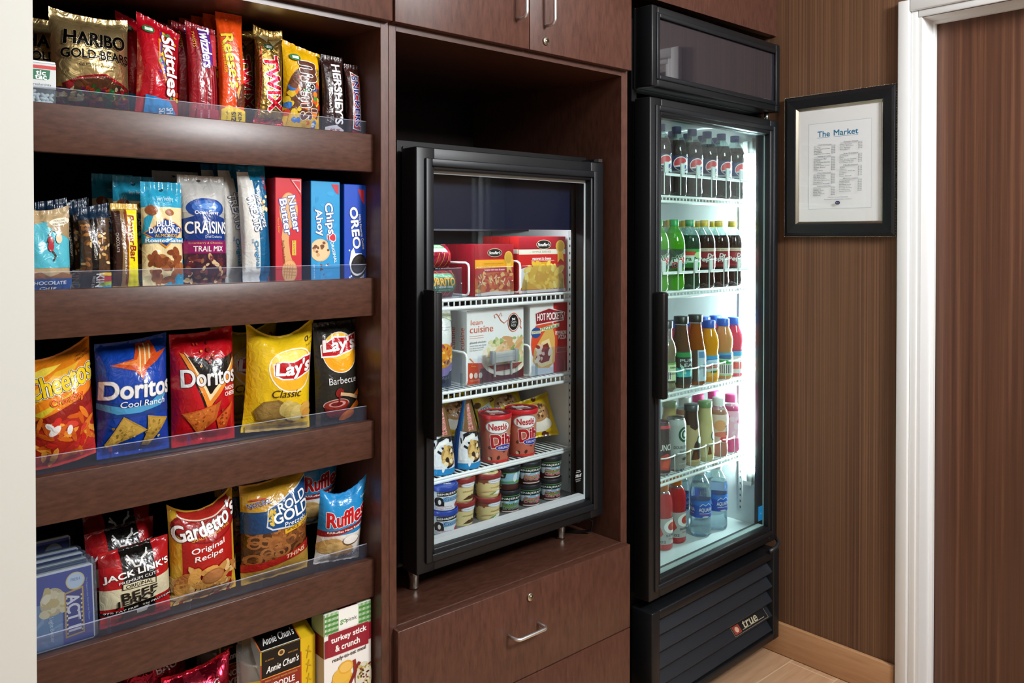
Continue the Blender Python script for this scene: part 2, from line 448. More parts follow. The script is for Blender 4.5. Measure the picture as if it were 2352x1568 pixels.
# door casing, jamb and door leaf in the right wall
b = MB()
for (x0, x1, o0, o1) in ((XR-.024, XR-.0006, .054, .020), (XR-.014, XR-.0006, .020, .0)):      # stepped casing, offsets from the opening
    b.box(x0, -.43+o1, 0.001, x1, -.43+o0, 2.02+o0, PAINT, .003, 2)
    b.box(x0, -1.37, 2.02+o1, x1, -.43+o1, 2.02+o0, PAINT, .003, 2)
    b.box(x0, -1.37-o0, 0.001, x1, -1.37-o1, 2.02+o0, PAINT, .003, 2)
struct('trim_1', b)
b = MB()
b.box(XR-.010, -.44, .001, XR+.12, -.4302, 2.03, PAINT); b.box(XR-.010, -1.37, 2.02, XR+.12, -.44, 2.0298, PAINT); b.box(XR-.010, -1.3698, .001, XR+.12, -1.36, 2.02, PAINT)
b.box(XR+.062, -.449, .001, XR+.075, -.4402, 2.0109, PAINT); b.box(XR+.062, -1.36, 2.011, XR+.075, -.4402, 2.0198, PAINT)
struct('trim_2', b)
DOORW = grain('door_veneer', '#432a1e', '#714c38', (3, 75, .7), detail=5, rough=.33, c3='#583828')
b = MB(); b.box(XR+.077, -1.357, .008, XR+.117, -.4415, 2.018, DOORW); struct('door_1', b)

# ------------------------------------------------------------------ framed price list on the right wall
fr = thing('picture_frame', 'black beaded picture frame holding a printed price list on the striped wall', 'picture frame', (XR-.001, -.19, 1.611), -PI/2)
# local frame: x runs along the wall towards the camera side, -y faces the room
FW, FH = .362, .452
b = MB(); BLK = mat('#17171a', 'satin')
w2, h2, fw = FW/2, FH/2, .044
prof = [(0, -.001), (0, -.014), (.004, -.018), (.012, -.020), (.036, -.017), (.040, -.016)]     # (inset, y)
def rect_at(i, y): return [(-w2+i, y, -h2+i), (w2-i, y, -h2+i), (w2-i, y, h2-i), (-w2+i, y, h2-i)]
vs = []; fs = []
for i, y in prof: vs += rect_at(i, y)
for j in range(len(prof)-1):
    for k in range(4): fs.append((j*4+k, j*4+(k+1) % 4, (j+1)*4+(k+1) % 4, (j+1)*4+k))
b.add(vs, [f[::1] for f in fs], BLK); b.build('frame_moulding', fr)
b = MB(); vs = []; fs = []
for i, y in ((.040, -.016), (.048, -.009), (.048, -.004)): vs += rect_at(i, y)
for j in range(2):
    for k in range(4): fs.append((j*4+k, j*4+(k+1) % 4, (j+1)*4+(k+1) % 4, (j+1)*4+k))
SILV = mat('#b9b2a2', 'metal'); b.add(vs, fs, SILV); b.build('inner_fillet', fr)
b = MB(); per = []
n1, n2 = 78, 98
for i in range(n1): t = (i+.5)/n1; per += [(-w2+t*FW, h2), (-w2+t*FW, -h2)]
for i in range(n2): t = (i+.5)/n2; per += [(-w2, -h2+t*FH), (w2, -h2+t*FH)]
for x, z in per:
    r = .0019; y = -.0165; cx = x; cz = z
    vs = [(cx+r, y, cz), (cx-r, y, cz), (cx, y+r, cz), (cx, y-r, cz), (cx, y, cz+r), (cx, y, cz-r)]
    b.add(vs, [(0, 4, 3), (3, 4, 1), (1, 4, 2), (2, 4, 0), (3, 5, 0), (1, 5, 3), (2, 5, 1), (0, 5, 2)], SILV, True)
bd = b.build('bead_trim', fr)
b = MB(); b.box(-w2+.046, -.0075, -h2+.046, w2-.046, -.003, h2-.046, mat('#f8fafa', 'paper'))
mw, mh = w2-.046, h2-.046
INK = '#20303c'; TEAL = '#2a7fa6'
art = [R(.125, .115, .885, .872, '#cfd8dc'), R(.131, .119, .881, .868, '#fafdff'),
       T('The', .315, .775, .15, .048, TEAL, .03), T('Market', .585, .776, .29, .048, TEAL, .03), R(.235, .742, .395, .7445, TEAL), R(.44, .742, .73, .7445, TEAL)]
def plist(x0, x1, y, head, rows):
    art.append(T(head, (x0+x1)/2, y, .17, .011, INK, .012)); art.append(R(x0, y-.009, x1, y-.0078, INK))
    for i, (nm, pr) in enumerate(rows):
        yy = y-.022-i*.0145; wd = min(.0115*len(nm), .2)
        art.append(T(nm, x0+wd/2, yy, wd, .0095, INK, .004)); art.append(T(pr, x1-.024, yy+.003, .045, .0095, INK, .004))
plist(.195, .46, .680, 'Candy & Chocolate', [('Tic Tac', '$2.00'), ('Haribo Gummi Candy', '$3.00'), ('Skittles', '$2.00'), ('Twizzlers', '$2.00'), ('King Size Chocolate', '$2.50')])
plist(.195, .46, .578, 'Healthy & Cookies', [('Clif Power Bar', '$2.50'), ('KIND Bar', '$3.00'), ('Blue Diamond Almonds', '$2.00'), ('Craisins', '$2.50'), ('Rice Krispies Treats', '$2.00'), ('Nutter Butter', '$2.00'), ('Oreo', '$2.00'), ('Chips Ahoy', '$2.00')])
plist(.195, .46, .4325, 'Chips & Salty Snacks', [('Big Bag Chips', '$2.50'), ('Big Bag Chips', '$2.50'), ('ACT II Popcorn', '$2.00'), ("Jack Link's Beef Jerky", '$5.50'), ("Gardetto's", '$2.50'), ('Rold Gold Pretzel', '$2.50')])
plist(.195, .46, .316, 'Crackers & Quick Meals', [('Cheez It', '$2.00'), ('Wheat Thins', '$2.00'), ('Ritz Bits', '$2.00'), ("Annie Chun's", '$5.00'), ('GoPicnic', '$6.00')])
plist(.52, .785, .690, 'Frozen Meals', [('Lean Cuisine', '$7.00'), ("Amy's Burritos", '$5.00'), ('Hot Pockets', '$4.00'), ("Stouffer's", '$7.00')])
plist(.52, .785, .590, 'Ice Cream', [('Drumstick', '$3.50'), ('Dibs', '$4.00'), ('Toll House Cookie', '$4.00'), ('Haagen-Dazs Bar', '$3.50'), ('Ice Cream Cups', '$3.00')])
plist(.52, .785, .488, 'Medications', [('Advil', '$1.50'), ('Tylenol', '$1.50'), ('Claritin Allergy', '$2.00'), ('Imodium', '$1.50'), ('Bayer', '$1.50'), ('Pepto Bismol', '$1.50')])
plist(.52, .785, .372, 'Beverages', [('Small Water', '$2.00'), ('Large Water', '$3.00'), ('Bottled Soda', '$2.50'), ('Juices/Teas', '$3.00'), ('Energy Drinks', '$3.50'), ('Frappuccino', '$3.50'), ('Sport Drinks', '$3.00')])
art += [T('Thank you for your Patronage!', .5, .214, .24, .010, INK, .0), T('The Market is covered by video surveillance', .5, .195, .33, .009, INK, .012),
        L(.5, .165, .03, .016, '#27364f'), R(.473, .158, .527, .172, '#31507c'), T('Best', .5, .166, .036, .007, '#e8eef2', .01), R(.478, .153, .522, .157, '#9a3a3c')]
flat(b, -mw, -mh, mw, mh, -.0075, art, 'ink')
b.build('price_list', fr)
b = MB(); b.box(-w2+.046, -.0115, -h2+.046, w2-.046, -.0105, h2-.046, clear('picture_glass', '#ffffff', .03)); b.build('glass_pane', fr)

# ------------------------------------------------------------------ snack shelving
SH = [1.594, 1.298, 1.003, .715, .4185]          # tops of the shelf fronts
SX0, SX1 = .2468, .9275
su = thing('shelving_unit', 'dark brown wooden snack shelving with five shelves beside the white wall', 'shelving', (.61, .2, 0))
def W(o, p):                                     # keep world placement under a parent
    o.parent = p; o.location = o.location - p.location; return o
def part(mb, name, p): return W(mb.build(name), p)
b = MB(); b.box(.235, 0, .001, .2466, .45, 1.829, WOODV); part(b, 'side_panel', su)
b = MB(); b.box(.928, 0, .001, .9468, .45, 1.829, WOODV, .0008); part(b, 'side_panel', su)
b = MB(); b.box(.2466, .44, .001, .928, .45, 1.829, WOODSHADE); part(b, 'back_panel', su)
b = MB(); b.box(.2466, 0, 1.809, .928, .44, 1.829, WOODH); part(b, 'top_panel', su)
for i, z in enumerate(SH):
    b = MB(); b.box(SX0, .043, z-.030, SX1, .438, z-.012, WOODSHADE); s = part(b, 'shelf', su)
    b = MB(); b.box(SX0, .025, z-.078, SX1, .0428, z if i < 4 else z-.012, WOODH, .0015, 2); f = b.build('shelf_front'); f.parent = s
TRN = ['top', 'second', 'third', 'fourth', 'lowest']
DIV = [[], [], [.4245, .5560, .694, .8145], [.4205, .5545, .6895, .8225], []]
for i, z in enumerate(SH[:4]):
    t = thing('tray_front', f'clear acrylic lip along the front of the {TRN[i]} snack shelf', 'acrylic strip', (.61, .0445, z-.0119), 0, 'clear shelf lips')
    b = MB(); b.box(SX0+.0005-.61, -.0012, 0, SX1-.007-.61, .0012, .0392, ACRYL); b.box(SX0+.0005-.61, -.0012, .0393, SX1-.007-.61, .0012, .0402, ACRYLGLINT); b.build('strip', t)
    for x in DIV[i]:
        b = MB(); b.box(x-.0009-.61, .0014, 0, x+.0009-.61, .017, .036, ACRYL); b.box(x-.004-.61, .0014, 0, x+.004-.61, .006, .005, CLEARP); b.build('divider', t)

# ------------------------------------------------------------------ upper cabinets
def handle(mb, p0, p1, out, r=.0042, mt=None):
    """wire pull between feet p0 and p1, standing off along -Y"""
    p0 = Vector(p0); p1 = Vector(p1); d = (p1-p0).normalized(); o = Vector((0, -out, 0)); q = .012
    pts = [p0, p0+o*.62]
    for k in range(1, 5):
        a = k/4*PI/2; pts.append(p0 + o*(1-q/out) + Vector((0, -q, 0))*math.sin(a) + d*q*(1-math.cos(a)))
    for k in range(0, 5):
        a = PI/2 - k/4*PI/2; pts.append(p1 + o*(1-q/out) + Vector((0, -q, 0))*math.sin(a) - d*q*(1-math.cos(a)))
    pts += [p1+o*.62, p1]
    mb.tube(pts, r, mt or mat('#e2e4e6', 'brush'), 10)
def lock(mb, x, y, z):
    mb.lathe([(.0001, y), (.0092, y-.0002), (.0098, y-.003), (.0085, y-.0045), (.0001, y-.0046)][::-1], mat('#c9c4b4', 'metal'), 24, (x, z), True, 'y')
    mb.lathe([(.0001, y-.0046), (.005, y-.0048), (.005, y-.006), (.0001, y-.0061)][::-1], mat('#a39b86', 'metal'), 16, (x, z), True, 'y')
    mb.box(x-.0006, y-.0066, z-.003, x+.0006, y-.0061, z+.003, mat('#111111', 'matte'))
def cabinet_upper(nm, lab, x0, x1, doors):
    t = thing(nm, lab, 'cabinet', ((x0+x1)/2, .2, 1.83))
    b = MB(); b.box(x0, 0, 1.8305, x1, .42, 2.58, WOODSHADE); part(b, 'body', t)
    for (a, c, hx, lx) in doors:
        b = MB(); b.box(a, -.02, 1.8215, c, -.0005, 2.57, WOODV, .001, 2); d = part(b, 'door', t)
        if hx:
            b = MB(); handle(b, (hx, -.02, 1.884), (hx, -.02, 1.980), .034); h = b.build('handle'); h.parent = d
        if lx:
            b = MB(); lock(b, lx, -.02, 1.8485); h = b.build('lock'); h.parent = d
cabinet_upper('wall_cabinet', 'dark brown wall cabinet above the snack shelves, only its lower edge in view', .235, .9465, [(.2955, .9443, None, None)])
cabinet_upper('wall_cabinet', 'dark brown two-door wall cabinet with bar pulls above the freezer', .9475, 1.700, [(.9500, 1.3236, 1.285, None), (1.3256, 1.6925, 1.375, 1.3767)])
b = MB(); b.box(1.735, .03, 2.050, XR-.002, .055, 2.58, WOODV)
tag(b.build('filler_panel'), 'dark brown wooden panel above the drinks cooler', 'panel')

# ------------------------------------------------------------------ drawer cabinet that carries the freezer
dc = thing('drawer_cabinet', 'dark brown wooden cabinet with drawers and an open bay for the freezer', 'cabinet', (1.32, .3, 0))
b = MB(); b.box(.9474, 0, .001, .9652, .63, 1.829, WOODV, .0008); part(b, 'side_panel', dc)
b = MB(); b.box(1.6755, 0, .001, 1.6995, .63, 1.829, WOODV, .0008); part(b, 'side_panel', dc)
b = MB(); b.box(.9654, .62, .001, 1.6753, .63, 1.829, WOODSHADE); part(b, 'back_panel', dc)
b = MB(); b.box(.9654, 0, 1.808, 1.6753, .618, 1.829, WOODH); part(b, 'top_panel', dc)
b = MB(); b.box(.9654, 0, .551, 1.6753, .618, .573, WOODH, .001); part(b, 'counter', dc)
b = MB(); b.box(.9654, .02, .05, 1.6753, .6, .549, WOODSHADE); part(b, 'carcass', dc)
for z0, z1, hz in ((.3495, .569, .4646), (.03, .3465, .24)):
    b = MB(); b.box(.9555, -.02, z0, 1.690, -.0005, z1, WOODV, .0012, 2); d = part(b, 'drawer', dc)
    b = MB(); handle(b, (1.258, -.02, hz), (1.352, -.02, hz), .034); h = b.build('handle'); h.parent = d
    if hz > .4:
        b = MB(); lock(b, 1.3261, -.02, .535); h = b.build('lock'); h.parent = d
#%%APPLIANCES
BPL = mat('#111316', 'plast'); BLK2 = mat('#0a0b0c', 'plast'); BGL = mat('#15181c', 'plast')
LINER = mat('#dfe3e4', 'satin'); WIRE = mat('#eef2f2', 'satin')
def ringbox(mb, x0, z0, x1, z1, y0, y1, w, mt, bev=0, wt=None, wb=None):
    """picture-frame shaped solid in the XZ plane"""
    wt = wt or w; wb = wb or w
    mb.box(x0, y0, z0, x0+w, y1, z1, mt, bev, 2 if bev else 1); mb.box(x1-w, y0, z0, x1, y1, z1, mt, bev, 2 if bev else 1)
    mb.box(x0+w*.98, y0+.0003, z1-wt, x1-w*.98, y1-.0003, z1-.0002, mt, bev, 2 if bev else 1); mb.box(x0+w*.98, y0+.0003, z0+.0002, x1-w*.98, y1-.0003, z0+wb, mt, bev, 2 if bev else 1)
def shell(mb, x0, y0, z0, x1, y1, z1, t, mt):
    """open-fronted box"""
    mb.box(x0, y0, z0, x0+t, y1, z1, mt); mb.box(x1-t, y0, z0, x1, y1, z1, mt); mb.box(x0+t, y1-t, z0, x1-t, y1, z1, mt)
    mb.box(x0+t, y0, z0, x1-t, y1-t, z0+t, mt); mb.box(x0+t, y0, z1-t, x1-t, y1-t, z1, mt)
def wire_shelf(mb, x0, x1, y0, y1, z, n=26, lip=.022):
    """white wire shelf; z is the height things stand on"""
    for k in range(n+1):
        x = x0+.01+(x1-x0-.02)*k/n; mb.tube([(x, y1, z-.0022), (x, y0+.006, z-.0022), (x, y0+.001, z-.006), (x, y0+.001, z-lip+.003)], .0021, WIRE, 6)
    for y, zz, r in ((y0, z-.0025, .0038), (y0, z-lip, .0048), (y0+.12, z-.0065, .003), (y1-.02, z-.0065, .003)):
        mb.tube([(x0, y, zz), (x1, y, zz)], r, WIRE, 8)

# ------------------------------------------------------------------ counter-top freezer
fz = thing('freezer', 'black glass-door freezer on the wooden drawer cabinet', 'freezer', (1.355, .38, .573))
FO = Vector(fz.location)
def fp(mb, name, p=None):
    if p is None: return part(mb, name, fz)
    o = mb.build(name); o.parent = p; return o
FX0, FX1, FZ0, FZ1 = 1.0512, 1.6608, .637, 1.581
b = MB(); shell(b, 1.0465, .118, .637, 1.6655, .61, 1.600, .012, BLK2); body = fp(b, 'body')
b = MB(); shell(b, 1.0587, .1185, .6495, 1.6533, .575, 1.5875, .005, LINER)
for x in (1.0655, 1.6465):
    for y in (.16, .50):
        b.box(x-.0015, y-.006, .70, x+.0015, y+.006, 1.40, mat('#c4c8c6', 'satin'))
        for k in range(34): b.box(x-.0019, y-.002, .715+k*.02, x+.0019, y+.002, .722+k*.02, mat('#3b3f40', 'matte'))
fp(b, 'liner')
b = MB(); b.box(1.0640, .5640, .676, 1.648, .5695, 1.58, mat('#1c2536', 'satin')); fp(b, 'back_shade_panel')  # dark navy panel added over the liner: shade of the deep back as colour
b = MB(); HD = mat('#06102c', 'satin'); b.box(1.0640, .1225, 1.402, 1.648, .135, 1.580, HD); b.box(1.0640, .135, 1.425, 1.648, .33, 1.580, HD); b.box(1.0640, .33, 1.40, 1.648, .562, 1.580, HD); fp(b, 'fan_housing')
b = MB(); b.box(1.0590, .1125, .650, 1.095, .1178, 1.587, BLK2); b.box(1.606, .1125, .650, 1.653, .1178, 1.587, BLK2); b.box(1.095, .1125, .650, 1.606, .1178, .6755, BLK2); fp(b, 'breaker_strip')
b = MB(); ringbox(b, FX0, FZ0+.0, FX1, FZ1, .050, .106, .0485, BPL, .0025); door = fp(b, 'door')
b = MB(); ringbox(b, FX0+.022, FZ0+.022, FX1-.026, FZ1-.024, .043, .0506, .017, BGL, .002); ringbox(b, FX0+.006, FZ0+.006, FX1-.006, FZ1-.006, .107, .1165, .018, mat('#0a0a0b', 'matte')); fp(b, 'raised_frame', door)
b = MB(); b.box(1.0990, .066, .685, 1.6130, .070, 1.5335, GLASS); b.box(1.0990, .092, .685, 1.6130, .096, 1.5335, GLASS); fp(b, 'glass_pane', door)
b = MB(); al = mat('#c3c8cb', 'satin'); ringbox(b, 1.0990, .6852, 1.6128, 1.5332, .0705, .0735, .0045, al, 0, .008, .012); b.box(1.104, .0736, .6854, 1.6080, .0915, .697, al); fp(b, 'glazing_spacer', door)
b = MB(); b.box(1.0655, .006, .948, 1.090, .043, 1.2615, BLK2, .003, 2); b.box(1.0640, .002, .942, 1.0715, .043, 1.2675, BPL, .002, 2); fp(b, 'door_handle', door)
b = MB(); b.box(1.628, .052, 1.5815, 1.652, .100, 1.589, BLK2, .001); b.box(1.641, .050, 1.5825, 1.656, .062, 1.591, mat('#c9cccc', 'metal')); fp(b, 'hinge', door)
b = MB(); 
flat(b, 1.562, .728, 1.598, .775, .0652, [T('TRUE', .5, .55, .62, .16, '#d8dcdc', .02, sh=.3), T('FOOD SERVICE', .5, .36, .6, .06, '#b8bcbc'), T('EQUIPMENT', .5, .25, .5, .06, '#b8bcbc'), R(.25, .74, .75, .77, '#b8bcbc'), R(.3, .83, .7, .86, '#b8bcbc')], 'ink')
fp(b, 'maker_plate', door)
for x, y in ((1.098, .128), (1.578, .128), (1.098, .55), (1.62, .55)):
    b = MB(); b.lathe([(.012, .5735), (.013, .578), (.011, .582), (.013, .600), (.015, .6365)], mat('#a8a49b', 'metal'), 20, (x, y)); fp(b, 'leg')
b = MB(); b.tube([(1.600, .118, .630), (1.640, .10, .628), (1.658, .085, .612), (1.655, .088, .585), (1.635, .12, .577), (1.60, .17, .577), (1.58, .26, .577), (1.45, .22, .577), (1.30, .30, .577), (1.20, .42, .577)], .0035, BLK2, 8)
fp(b, 'power_cord')
b = MB(); b.lathe([(.006, .601), (.013, .606), (.014, .618), (.009, .626), (.009, .6365)], mat('#b9b39d', 'metal'), 16, (1.640, .125)); fp(b, 'drain_fitting')
FSH = [1.232, 1.0095, .8050]
for z in FSH:
    b = MB(); wire_shelf(b, 1.068, 1.642, .150, .52, z, 32, .022 if z > .9 else .009); fp(b, 'wire_shelf')
FLAMP = emis('freezer_lamp', (.93, .97, 1), 20)
b = MB(); b.box(1.0650, .1225, .72, 1.0690, .128, 1.39, FLAMP); fp(b, 'lamp_strip')
b = MB(); b.box(1.12, .140, 1.410, 1.60, .165, 1.4245, FLAMP); fp(b, 'lamp_strip')
b = MB(); b.box(1.0640, .12, .6600, 1.648, .565, .6745, mat('#6c6e6c', 'satin')); fp(b, 'floor_tray')
for z, xs in ((1.232, (1.2840, 1.4555)), (1.0095, (1.2770, 1.4915))):     # white wire lane dividers and clear lane fronts
    for x in xs:
        y = .156; r = .012
        pts = [(x, .42, z+.004), (x, y, z+.004)] + [(x, y-.0+r*0-.000, z+.004+.001)]
        pts = [(x, .44, z+.006), (x, y+r, z+.006), (x, y+.003, z+.010), (x, y, z+.018), (x, y, z+.075), (x, y+.003, z+.083), (x, y+r, z+.087), (x, .44, z+.087)]
        b = MB(); b.tube(pts, .0028, WIRE, 8, True); fp(b, 'lane_divider')

# ------------------------------------------------------------------ upright drinks cooler
CO = Vector((1.768, -.022, 0)); CR = math.radians(2)
co = thing('drinks_cooler', 'tall black glass-door drinks cooler standing in the corner', 'cooler', CO, CR)
CM = Matrix.Translation(CO) @ Matrix.Rotation(CR, 4, 'Z')
def cp(mb, name, p=None): return mb.build(name, p or co)
def cw(x, y, z): return CM @ Vector((x, y, z))
b = MB(); shell(b, .003, .066, .37, .697, .64, 1.985, .022, BLK2); b.box(.6625, .0585, .405, .6965, .0655, 1.76, BLK2); b.box(.003, .066, .07, .697, .64, .37, BLK2); cp(b, 'body')
b = MB(); shell(b, .0254, .0665, .402, .6746, .606, 1.765, .005, mat('#e9f0ef', 'satin'))
for x in (.0325, .6675):
    for y in (.12, .52):
        b.box(x-.0015, y-.007, .46, x+.0015, y+.007, 1.70, mat('#d5dcda', 'satin'))
        for k in range(60): b.box(x-.0019, y-.0025, .47+k*.02, x+.0019, y+.0025, .478+k*.02, mat('#565d5c', 'matte'))
cp(b, 'liner')
b = MB(); b.box(.0310, .0675, .4075, .669, .598, .427, mat('#c9d3d3', 'satin')); cp(b, 'floor_tray')
# sign cabinet
b = MB(); b.box(.006, .058, 1.792, .694, .10, 2.013, BLK2); ringbox(b, .008, 1.792, .702, 2.0125, 0, .060, .026, BPL, .004); sg = cp(b, 'sign_cabinet')
b = MB(); ringbox(b, .026, 1.812, .684, 1.994, -.004, .003, .014, BGL, .003); cp(b, 'sign_bezel', sg)
m = bpy.data.materials.new('dark_sign_glass'); m.use_nodes = True; pb = m.node_tree.nodes['Principled BSDF']
pb.inputs['Base Color'].default_value = lin('#2c2a30'); pb.inputs['Roughness'].default_value = .03; pb.inputs['IOR'].default_value = 2.3; pb.inputs['Specular IOR Level'].default_value = .5
b = MB(); b.box(.036, .006, 1.818, .674, .010, 1.988, m)
flat(b, .036, 1.818, .674, 1.988, .006, [T('. . . . . .', .93, .06, .06, .012, '#d0d0d0', .0)], 'ink'); cp(b, 'sign_panel', sg)
# door
b = MB(); ringbox(b, 0, .390, .694, 1.763, 0, .055, .052, BPL, .004, .047, .052); cdoor = cp(b, 'door')
b = MB(); ringbox(b, .022, .412, .672, 1.743, -.005, .004, .016, BGL, .003); ringbox(b, .010, .400, .684, 1.755, .0555, .0655, .020, mat('#0a0a0b', 'matte')); cp(b, 'raised_frame', cdoor)
CGL = clear('cooler_glass', '#f6fbfa', .02)
b = MB(); b.box(.050, .016, .440, .644, .020, 1.718, CGL); b.box(.050, .040, .440, .644, .044, 1.718, CGL); cp(b, 'glass_pane', cdoor)
b = MB(); ringbox(b, .050, .4402, .644, 1.7178, .0205, .0235, .004, mat('#8fa5a2', 'satin')); b.box(.0545, .0236, .4404, .6395, .0395, .4442, mat('#8fa5a2', 'satin')); cp(b, 'glazing_spacer', cdoor)
b = MB(); b.box(.010, -.038, .945, .034, .0, 1.2345, BLK2, .006, 3); cp(b, 'door_handle', cdoor)
b = MB(); b.box(.600, .0152, .466, .628, .0158, .512, mat('#1279b5', 'paper')); flat(b, .600, .466, .628, .512, .0152, [T('true', .5, .5, .3, .1, '#7fc4e4', .02)], 'ink'); cp(b, 'blue_sticker', cdoor)
b = MB(); b.lathe([(.007, 1.763), (.007, 1.7915)], mat('#b5b5b0', 'metal'), 12, (.668, .03)); cp(b, 'hinge_pin', cdoor)
# grille
b = MB(); ringbox(b, 0, .070, .690, .3625, -.010, .062, .036, BPL, .004, .026, .024); gr = cp(b, 'grille')
for k in range(5):
    z = .104 + k*.0475
    b = MB(); vs = [(.037, -.006, z), (.653, -.006, z), (.653, .018, z+.027), (.037, .018, z+.027), (.037, -.004, z-.004), (.653, -.004, z-.004), (.653, .020, z+.023), (.037, .020, z+.023)]
    b.add(vs, [(0, 1, 2, 3), (7, 6, 5, 4), (4, 5, 1, 0), (3, 2, 6, 7), (0, 3, 7, 4), (2, 1, 5, 6)], mat('#20242a', 'satin')); s_ = cp(b, 'louver', gr)
    if k == 1:
        b = MB(); q = lambda p: Vector((p.x, -.006+.024*(p.z/.036)-.0006, z+.027*(p.z/.036)+.0006))
        flat(b, .43, .002, .63, .035, 0, [R(0, 0, 1, 1, '#6e675a'), R(.012, .05, .988, .95, '#17181b'), R(.03, .12, .22, .88, '#8a3a2c'), L(.125, .5, .05, .25, '#c9a38c'), T('true', .52, .55, .42, .62, '#b8ad90', .03, sh=.25), R(.25, .2, .9, .26, '#8f8872')], 'satin', q); cp(b, 'badge', s_)
b = MB(); pts = [(.62, -.014, .372), (.66, -.014, .374), (.69, -.008, .380), (.700, .01, .392)]; b.tube(pts, .006, mat('#25292e', 'satin'), 8); cp(b, 'bottom_hinge', cdoor)
for x, y in ((.05, .12), (.65, .12), (.05, .6), (.65, .6)):
    b = MB(); b.lathe([(.02, .0005), (.02, .01), (.012, .014), (.012, .07)], BLK2, 16, (x, y)); cp(b, 'foot')
# shelves, lamp
CSH = [1.5045, 1.223, .924, .677]
for z in CSH:
    b = MB(); wire_shelf(b, .036, .645, .080, .54, z, 34, .018); cp(b, 'wire_shelf')
b = MB(); b.lathe([(.0085, .60), (.0085, 1.66)], emis('cooler_lamp', (.84, .97, 1), 340), 14, (.657, .079)); cp(b, 'lamp_tube')
for z0, z1 in ((.572, .60), (1.66, 1.70)):
    b = MB(); b.lathe([(.011, z0), (.011, z1)], mat('#e8ecec', 'satin'), 14, (.657, .079)); b.box(.646, .07, z0-.012 if z0 < 1 else z1, .669, .10, z0 if z0 < 1 else z1+.012, mat('#e8ecec', 'satin'))
    cp(b, 'lamp_holder')
#%%PRODUCTS
K = '#14100e'; WH = '#f4f2ee'
def spot(u0, u1, vt, y, zs, lean=.1, vb=None):
    """where something of that outline stands: middle x, width, height for a front at depth y on a surface at height zs"""
    um = (u0+u1)/2; a = atY(u0, vt+60, y).x; c = atY(u1, vt+60, y).x
    h = .2
    for _ in range(3): h = (atY(um, vt, y+h*math.tan(lean)).z - zs)/math.cos(lean)
    return (a+c)/2, c-a, h
def pk(fn, name, label, cat, group, box, y, zs, D, base, art, lean=.1, **k):
    x, w, h = spot(*box, y, zs, lean)
    return fn(name, label, cat, group, w, h, D, base, art, loc=(x, y+D/2, zs+.001), rx=-lean, **k)
Z1, Z2, Z3, Z4, Z5 = [z-.0117 for z in SH]
GOLD = '#c9b07a'; RED = '#b80f1e'
# ---------------------------------------------------------------- top shelf
gb = [G([(.02, .0), (.98, .0), (.98, .30), (.62, .40), (.30, .36), (.02, .26)], '#b3202c'), G([(.02, .02), (.98, .02), (.98, .28), (.62, .375), (.32, .335), (.02, .235)], '#6b4833'),
      S(.08, .05, .92, .30, 26, .055, ['#5a3a28', '#3b4a2a', '#6b2a30', '#7a4a2a'], 'blob', 3), S(.06, .08, .95, .28, 80, .042, ['#2f7d3a', '#c94a2a', '#d9b04a', '#7d2a58', '#b9343c', '#e6d9b0', '#3e8a48'], 'blob', 5),
      G([(.06, .055), (.72, .02), (.72, .055), (.06, .095)], '#a51f2b'), T('THE HAPPY WORLD OF HARIBO', .39, .058, .6, .020, '#f0dcd0', .01, rot=-4), T('KIDS AND GROWN-UPS LOVE IT SO', .45, .352, .48, .016, '#f0dcd0', .01, rot=8),
      T('HARIBO', .52, .725, .76, .135, K, .06, '#eadfb8', .03, sh=.12), T('GOLD-BEARS', .52, .57, .84, .085, K, .05, '#eadfb8', .03), T('GUMMI CANDY', .52, .47, .46, .026, '#3a3020')]
o = pk(bag, 'gummy_candy_bag', 'gold foil bag of gummy candy at the front of its row', 'candy bag', 'gold gummy bags', (128, 313, 30), .068, Z1, .070, GOLD, gb, .07, fin='foil', seal=.085, seed=4, pinch=.03, top=(.004, -.004, .002))
dup(o, dl=(-.040, .088, .004), label='gold foil gummy candy bag half hidden behind the front one, second in its row')
dup(o, dl=(-.058, .176, .006), label='gold foil gummy candy bag deepest in its row, at the left wall end')
tt = thing('mint_box', 'small clear box of white mints with a green label', 'mint box', (.3255, .0575, Z1+.001), -.05)
b = MB(); b.box(-.0185, -.008, 0, .0185, .008, .076, clear('mint_plastic', '#eaf2f0', .08, .05, '#d8e6e2', .15), .002, 2); b.build('clear_box', tt)
b = MB(); flat(b, -.0185, .036, .0185, .076, -.0083, [R(0, 0, 1, 1, '#cfd2d2'), R(0, .78, 1, .92, '#c23a38'), G([(0, .34), (.6, .34), (.74, .40), (.78, .75), (0, .75)], '#1d6b4c'), T('tic', .42, .62, .36, .18, WH, .05), T('tac', .42, .44, .44, .16, WH, .05), T('freshmints', .44, .16, .74, .1, '#3a5a50')], 'paper'); b.build('printed_label', tt)
b = MB(); rg = random.Random(2)
for i in range(26):
    x, z = -.013+(i % 5)*.0065+rg.uniform(-.001, .001), .004+(i//5)*.0056
    pr = [(.0001, -.0045), (.0022, -.0036), (.0029, 0), (.0022, .0036), (.0001, .0045)]
    bm = MB(); bm.lathe(pr, mat('#f6f6f4', 'gloss'), 8); mt_ = Matrix.Translation((x, rg.uniform(-.003, .0), z)) @ Matrix.Rotation(rg.uniform(0, 6), 4, 'Y')
    b.add([mt_ @ Vector(v) for v in bm.v], bm.f, mat('#f6f6f4', 'gloss'), True)
b.build('mints', tt)['kind'] = 'stuff'
b = MB(); b.box(-.018, -.0075, .0762, .018, .0075, .080, mat('#e8eceb', 'satin'), .001); b.build('lid', tt)

